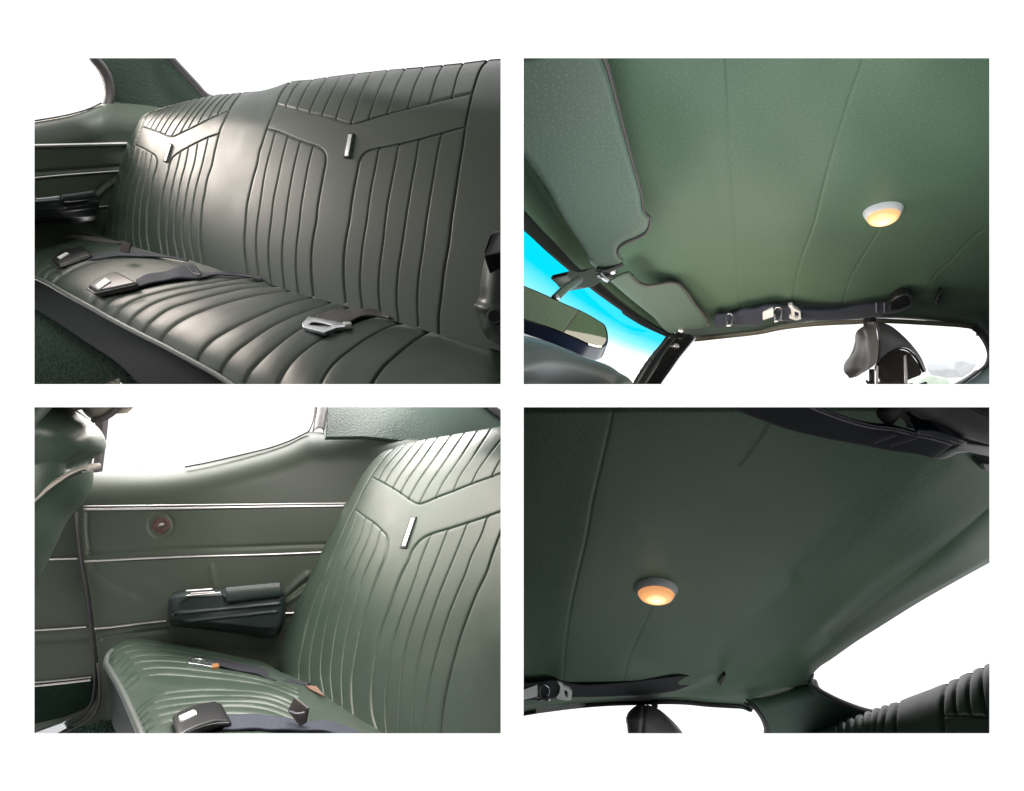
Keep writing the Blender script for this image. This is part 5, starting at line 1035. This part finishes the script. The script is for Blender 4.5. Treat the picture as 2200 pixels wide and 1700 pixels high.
# ================================================================== opening four: rear headliner, rear window and seat tops
_pD = plane3((1125, 875, 0.85), (2126, 875, 0.72), (1300, 1490, 1.70))
ND = -np.array([0.14, 0.72, 0.676])
_l2 = np.array(D2(2184, 1040)[0]); _l3 = np.array(D4(960, 380)[0]); _dir = (_l3 - _l2) / np.linalg.norm(_l3 - _l2); _nrm = np.array([-_dir[1], _dir[0]]); _nrm = _nrm if _nrm[1] > 0 else -_nrm
_l0 = np.array(D2(1640, 520)[0]); _d0 = np.array(D2(450, 1554)[0]) - _l0; _d0 /= np.linalg.norm(_d0); _n0 = np.array([-_d0[1], _d0[0]]); _n0 = _n0 if _n0[1] > 0 else -_n0
def dHeadD(x, y):
    x = np.asarray(x, float); y = np.asarray(y, float)
    s = (x - _l2[0]) * _nrm[0] + (y - _l2[1]) * _nrm[1]
    q = (x - _l0[0]) * _n0[0] + (y - _l0[1]) * _n0[1]
    sp = lambda a, k: np.log1p(np.exp(np.clip(a / k, -30, 30))) * k
    return _pD(x, y) + 0.0016 * sp(s, 6) + 0.0007 * sp(q, 5)

def headliner_D():
    t = thing('headliner', 'dim dark green headliner sweeping down to the slanted rear window', 'headliner', (1500, 1510, 1.6))
    rail = D3(-45, 1358, 42, 1342, 170, 1320, 300, 1302, 450, 1282, 600, 1266, 750, 1254, 900, 1246, 1090, 1241, 1300, 1232, 1500, 1237, 1700, 1257, 1900, 1270, 2010, 1278, 2090, 1302) + D4(0, 1262, 120, 1240, 300, 1180, 500, 1104, 548, 1052)
    rear = D4(548, 1052, 552, 1010, 575, 975, 610, 940, 700, 880, 920, 725, 1180, 560, 1500, 360, 1850, 160, 2140, 2, 2250, -55)
    sea = [D1(850, 0, 840, 64, 740, 540, 660, 900, 600, 1250, 548, 1470) + D3(525, 100, 470, 350, 430, 650, 408, 850, 400, 1060), D1(2300, 60, 2184, 280, 2070, 450, 1990, 560), D3(1200, 380, 1100, 600, 960, 920, 940, 1040)]
    band = [D2(1640, 520, 1300, 790, 1000, 1030, 700, 1310, 450, 1554), D2(2250, 990, 2184, 1040, 1750, 1270, 1330, 1554) + D4(960, 380, 700, 620)]
    sag = [D3(1300, 760, 1500, 820, 1700, 820)]
    H = adds(crease(sea, -0.0016, 0.0024), crease(sea, 0.0015, 0.05), crease(band, -0.004, 0.02), crease([D3(400, 1000, 700, 990, 950, 970, 1200, 1010, 1500, 1010, 1750, 920)], 0.014, 0.035), crease(sag, 0.006, 0.06), lumps(0.005, 300, 61))
    rs, es = resample(rail, 120), resample(rear, 90)
    cut_sheet('lining', [tuple(p) for p in rs] + [tuple(p) for p in es] + R(2152, 1190, 2152, 862, 1090, 862), HEAD, dHeadD, 2.6, t, H, [(rail, 0.06, 0.07), (rear, 0.03, 0.03)])
    strip('rail_trim', [(x, y + 1.5) for x, y in rail[:19]], 4, DRUBBER, lambda x, y: dHeadD(x, y) + 0.06, 0.012, t, nu=100)
headliner_D()
dome_lamp('round lit dome light with silver rim in the middle of the dim dark headliner', 1408.5, 1264, float(dHeadD(1408, 1264)) - 0.004, ND, 0.0495)

def rear_D():
    t = thing('roof_pillar', 'smooth teal green rear roof pillar between the side window and the slanted rear window', 'car pillar', D4(400, 1535)[0] + (1.6,))
    patch('panel', D4(100, 1640, 500, 1640, 1150, 1640), D4(-60, 1196, 0, 1190, 120, 1182, 300, 1135, 500, 1065, 552, 1058, 588, 1108, 690, 1186, 850, 1275, 1060, 1345, 1150, 1370), EMBOSS2, left=D4(100, 1640, 108, 1480, 90, 1400, 60, 1340, 0, 1270, -60, 1230), dfun=lambda x, y: 1.72 - 0.0006 * (x - 1640), nu=100, nv=60, parent=t,
          roll=[(D4(-60, 1196, 0, 1190, 120, 1182, 300, 1140, 500, 1098), 0.05, 0.03)], thick=0.02)
    strip('window_seal', D4(130, 1640, 128, 1500, 100, 1410, 62, 1345, 0, 1275, -60, 1240), (7, 11), RUBBER, lambda x, y: 1.64 + 0 * x, 0.03, t, nu=50)
    strip('rear_window_trim', D4(556, 1000, 546, 1045, 560, 1090, 600, 1130, 680, 1180, 850, 1262, 1000, 1318, 1130, 1352), (5, 10), RUBBER, lambda x, y: 1.60 - 0.0009 * (x - 1740), 0.02, t, nu=60)
    g = slab('window_glass', [(x, y, d) for (x, y), d in zip(D4(540, 1050, 700, 860, 1180, 540, 2250, -70, 2250, 900, 1150, 1345, 850, 1265), [1.66, 1.62, 1.45, 1.15, 1.2, 1.6, 1.68])], CLEAR, thick=0.008, bevel=0)
    tag(g, 'slanted white rear window below the dim headliner', 'car window', kind='thing')
    g = slab('window_glass', [(x, y, d) for (x, y), d in zip(D3(-45, 1350, 300, 1295, 1090, 1235, 2080, 1295, 2184, 1440, 2230, 1620, -45, 1620), [1.85] * 7)], CLEAR, thick=0.008, bevel=0)
    tag(g, 'white side window along the bottom, behind the dark headrest silhouette', 'car window', kind='thing')
    # seat tops
    s = thing('car_bench', 'tops of the dark pleated back seat in front of the slanted rear window', 'car seat', D4(1500, 1620)[0] + (1.2,))
    top = D4(380, 1590, 460, 1545, 560, 1520, 700, 1492, 850, 1432, 1000, 1372, 1100, 1332, 1220, 1290, 1330, 1258, 1450, 1208, 1600, 1150, 1760, 1084, 1950, 1000, 2140, 918, 2260, 868)
    dS = plane3((1740, 1570, 1.60), (2126, 1440, 1.00), (2126, 1570, 0.98))
    sm = [D4(1330, 1255, 1310, 1330, 1302, 1400, 1315, 1620), D4(1765, 1080, 1740, 1120, 1725, 1200, 1718, 1370, 1730, 1640), D4(1725, 1372, 1900, 1374, 2260, 1398), D4(1235, 1280, 1205, 1400, 1190, 1620), D4(1160, 1305, 1130, 1420, 1120, 1620), D4(1085, 1330, 1065, 1430, 1055, 1620),
          D4(1010, 1365, 990, 1450, 985, 1620), D4(930, 1395, 915, 1480, 910, 1620), D4(850, 1428, 840, 1500, 838, 1620), D4(775, 1460, 765, 1540, 762, 1620), D4(1860, 1040, 1838, 1110, 1830, 1180, 1832, 1280, 1842, 1372), D4(1985, 985, 1962, 1060, 1955, 1150, 1960, 1250, 1978, 1376),
          D4(2085, 940, 2078, 1060, 2090, 1180, 2108, 1290, 2130, 1385), D4(2190, 900, 2200, 1100, 2230, 1390)]
    patch('backrest', R(1690, 1608, 1900, 1608, 2152, 1608), top, VINYL, dfun=dS, nu=300, nv=130, parent=s, H=adds(pillow(sm, 0.0024, 0.014, 0.0028, 0.003, 70), lumps(0.003, 200, 66)), roll=[(top, 0.08, 0.10)], vpow=1.35,
          skirt={'t': [(0, 3, .05), (0, 20, .12), (0, 60, .2)]})
    h = thing('headrest', 'dark blurred headrest silhouette rising into the white side window at the bottom', 'headrest', D3(1230, 1620)[0] + (1.5,))
    top = D3(965, 1400, 985, 1350, 1020, 1312, 1065, 1282, 1120, 1272, 1180, 1284, 1250, 1312, 1350, 1390, 1430, 1472, 1482, 1540, 1530, 1620)
    lf = D3(988, 1620, 980, 1520, 972, 1450, 965, 1400)
    patch('pad', D3(988, 1620, 1250, 1622, 1530, 1620), top, LEATHER, left=lf, dfun=lambda x, y: 1.55 + 0 * x, nu=80, nv=60, parent=h, roll=[(lf + top, 0.06, 0.08)], vpow=1.2, H=crease([D3(1130, 1275, 1120, 1400, 1095, 1620)], -0.006, 0.006),
          skirt={'t': [(0, 2, .05), (0, 8, .1)], 'l': [(1, 0, .05), (6, 0, .1)]})
    k = slab('window_divider', [(x, y, 1.75) for x, y in D3(1195, 1215, 1258, 1215, 1255, 1315, 1200, 1300)], DRUBBER, thick=0.03, bevel=0.004)
    tag(k, 'short dark window divider above the dark headrest silhouette', 'window post', kind='thing')
EMBOSS2 = mat('smooth_pillar_vinyl', (0.095, 0.160, 0.130), 0.42, spec=0.5, mottle=0.12, mott_scale=12)
rear_D()

def belts_D():
    dS = nearer(dHeadD, -0.05)
    t = thing('shoulder_belt', 'black shoulder belt slung across the top right corner of the dim headliner', 'seat belt', D2(1820, 395)[0] + (0.8,))
    lo = D1(1800, 0, 1915, 62) + D2(0, 150, 150, 205, 300, 252, 500, 305, 700, 352, 1000, 412, 1250, 462, 1500, 492, 1640, 530)
    hi = D1(2400, -60) + D2(440, -20, 560, 62, 700, 120, 900, 190, 1100, 240, 1300, 265, 1490, 312, 1600, 332, 1830, 395)
    patch('webbing', lo, hi, WEB, dfun=nearer(dHeadD, -0.10), nu=120, nv=14, parent=t, thick=0.006, H=lumps(0.0015, 120, 71))
    strip('selvedge', hi[1:], 1.6, THREAD, nearer(dHeadD, -0.104), 0.003, t, nu=90, nv=5)
    for ln in (D2(1100, 378, 1310, 310), D2(1250, 412, 1490, 335)): strip('stitch', ln, 1.5, THREAD, nearer(dHeadD, -0.110), 0.002, t, nu=14, nv=4)
    slab('anchor', with_d(D2(1490, 285, 1510, 268, 1650, 276, 1720, 296, 1800, 332, 1945, 385, 1935, 408, 1850, 402, 1780, 362, 1650, 322, 1500, 315), nearer(dHeadD, -0.115)), NAVYP, thick=0.02, bevel=0.004, parent=t)
    slab('anchor_cover', with_d(D2(1620, 525, 1700, 478, 1800, 440, 1880, 402, 1960, 395, 2140, 425, 2250, 440, 2250, 545, 2140, 520, 1960, 480, 1850, 492, 1780, 530, 1700, 548), nearer(dHeadD, -0.07)), BLACKP, thick=0.03, bevel=0.008, parent=t)
    v = thing('sun_visor', 'dark padded sun visor edge in the top right corner above the black belt', 'sun visor', D2(2140, 410)[0] + (0.7,))
    out = D2(1280, -10, 1340, 60, 1470, 135, 1600, 195, 1700, 246, 1830, 305, 1940, 355, 2060, 388, 2250, 432, 2250, 60, 2140, 148, 2050, 100, 1960, 62, 1830, 0)
    patch('pad', D2(1290, 0, 1350, 62, 1470, 132, 1600, 192, 1700, 243, 1830, 303, 1940, 353, 2060, 386, 2250, 430), D2(1800, -20, 1960, 62, 2050, 108, 2140, 152, 2250, 205), VISOR2, dfun=lambda x, y: 0.66 + 0 * x, nu=60, nv=24, parent=v, thick=0.03,
          H=lumps(0.001, 120, 72), roll=[(D2(1290, 0, 1470, 132, 1700, 243, 1940, 353, 2250, 430), 0.02, 0.02)])
    slab('backing', with_d(D2(1270, -20, 1300, 45, 1380, 110, 1480, 205, 1500, 262, 1650, 268, 1830, 330, 1945, 392, 1960, 372, 1800, 280, 1500, 130, 1380, 60, 1340, -20), lambda x, y: 0.69 + 0 * x), BLACKP, thick=0.02, bevel=0.004, parent=v)
    slab('corner_shade', with_d(D2(1900, -20, 1965, 55, 2050, 98, 2140, 142, 2250, 195, 2250, -20), lambda x, y: 0.655 + 0 * x), BLACKP, thick=0.02, bevel=0.004, parent=v)  # black slab standing in for shade in the corner over the visor
    h = slab('coat_hook', with_d(D2(2070, 600, 2085, 575, 2150, 582, 2250, 590, 2250, 655, 2140, 652, 2085, 635), nearer(dHeadD, -0.06)), BLACKP, thick=0.03, bevel=0.008)
    tag(h, 'black coat hook at the right edge below the black belt', 'coat hook')
    t = thing('shoulder_belt', 'black shoulder belt with white buckle along the lower left edge of the dim headliner', 'seat belt', D3(42, 1240)[0] + (1.7,))
    lo = D3(-45, 1245, 150, 1235, 300, 1222, 600, 1212, 900, 1200, 1200, 1182, 1450, 1140, 1620, 1075)
    hi = D3(-45, 1085, 150, 1072, 340, 1062, 450, 1085, 700, 1092, 900, 1080, 1200, 1045, 1450, 1018, 1600, 1020)
    patch('webbing', lo, hi, WEB, dfun=dS, nu=120, nv=12, parent=t, thick=0.008, H=lumps(0.0015, 90, 73))
    sv = on_surface(t.name + '/webbing', 0.0); dS = lambda x, y: sv(x, y) + 0.002
    slab('white_label', with_d(D3(-45, 1190, 30, 1148, 165, 1098, 168, 1208, 30, 1236, -45, 1245), nearer(dS, -0.016)), LABELM, thick=0.006, bevel=0.001, parent=t)
    slab('tongue', with_d(D3(342, 1068, 378, 1082, 402, 1115, 450, 1140, 478, 1172, 472, 1236, 430, 1244, 350, 1230, 335, 1212, 365, 1170, 370, 1110), nearer(dS, -0.018)), LABELM, thick=0.010, bevel=0.002, parent=t,
         hole=with_d(D3(408, 1152, 410, 1148, 414, 1147, 420, 1147, 436, 1160, 440, 1208, 434, 1212, 420, 1208, 410, 1200, 407, 1180, 407, 1165), nearer(dS, -0.018)))
    w = [D3(a, b)[0] for a, b in ((198, 1212), (188, 1150), (200, 1112), (228, 1094), (258, 1112), (270, 1150), (258, 1212))]
    tube('wire_clip', [(x, y, float(dS(x, y)) - 0.022) for x, y in w], 0.0024, METAL, t, n=8)
    tube('clip_base', [(x, y, float(dS(x, y)) - 0.024) for x, y in D3(172, 1226, 225, 1218, 280, 1226)], 0.007, METAL, t, n=10, seg=12)
    h = slab('coat_hook', with_d(D3(1800, 1110, 1820, 1060, 1845, 1022, 1872, 1018, 1860, 1060, 1838, 1110), nearer(dHeadD, -0.05)), BLACKP, thick=0.03, bevel=0.006)
    tag(h, 'small black coat hook between the dim headliner dome light and rear window corner', 'coat hook')
VISOR2 = mat('dark_visor_vinyl', (0.17, 0.165, 0.17), 0.55, mottle=0.2, mott_scale=30)
belts_D()

def floor_D():  # unseen floor, added to block light and reflections from below
    y0, y1, z = 0.56 * SC, 2.3 * SC, CAMZ - 1.75 * SC
    bm = bmesh.new(); bmesh.ops.create_cube(bm, size=1)
    for v in bm.verts: v.co = Vector((0.03 if v.co.x < 0 else 2.1, y0 if v.co.y < 0 else y1, z if v.co.z > 0 else z - 0.03))
    tag(bm_obj('floor', bm, CARPET, smooth=False), kind='structure')
floor_D()
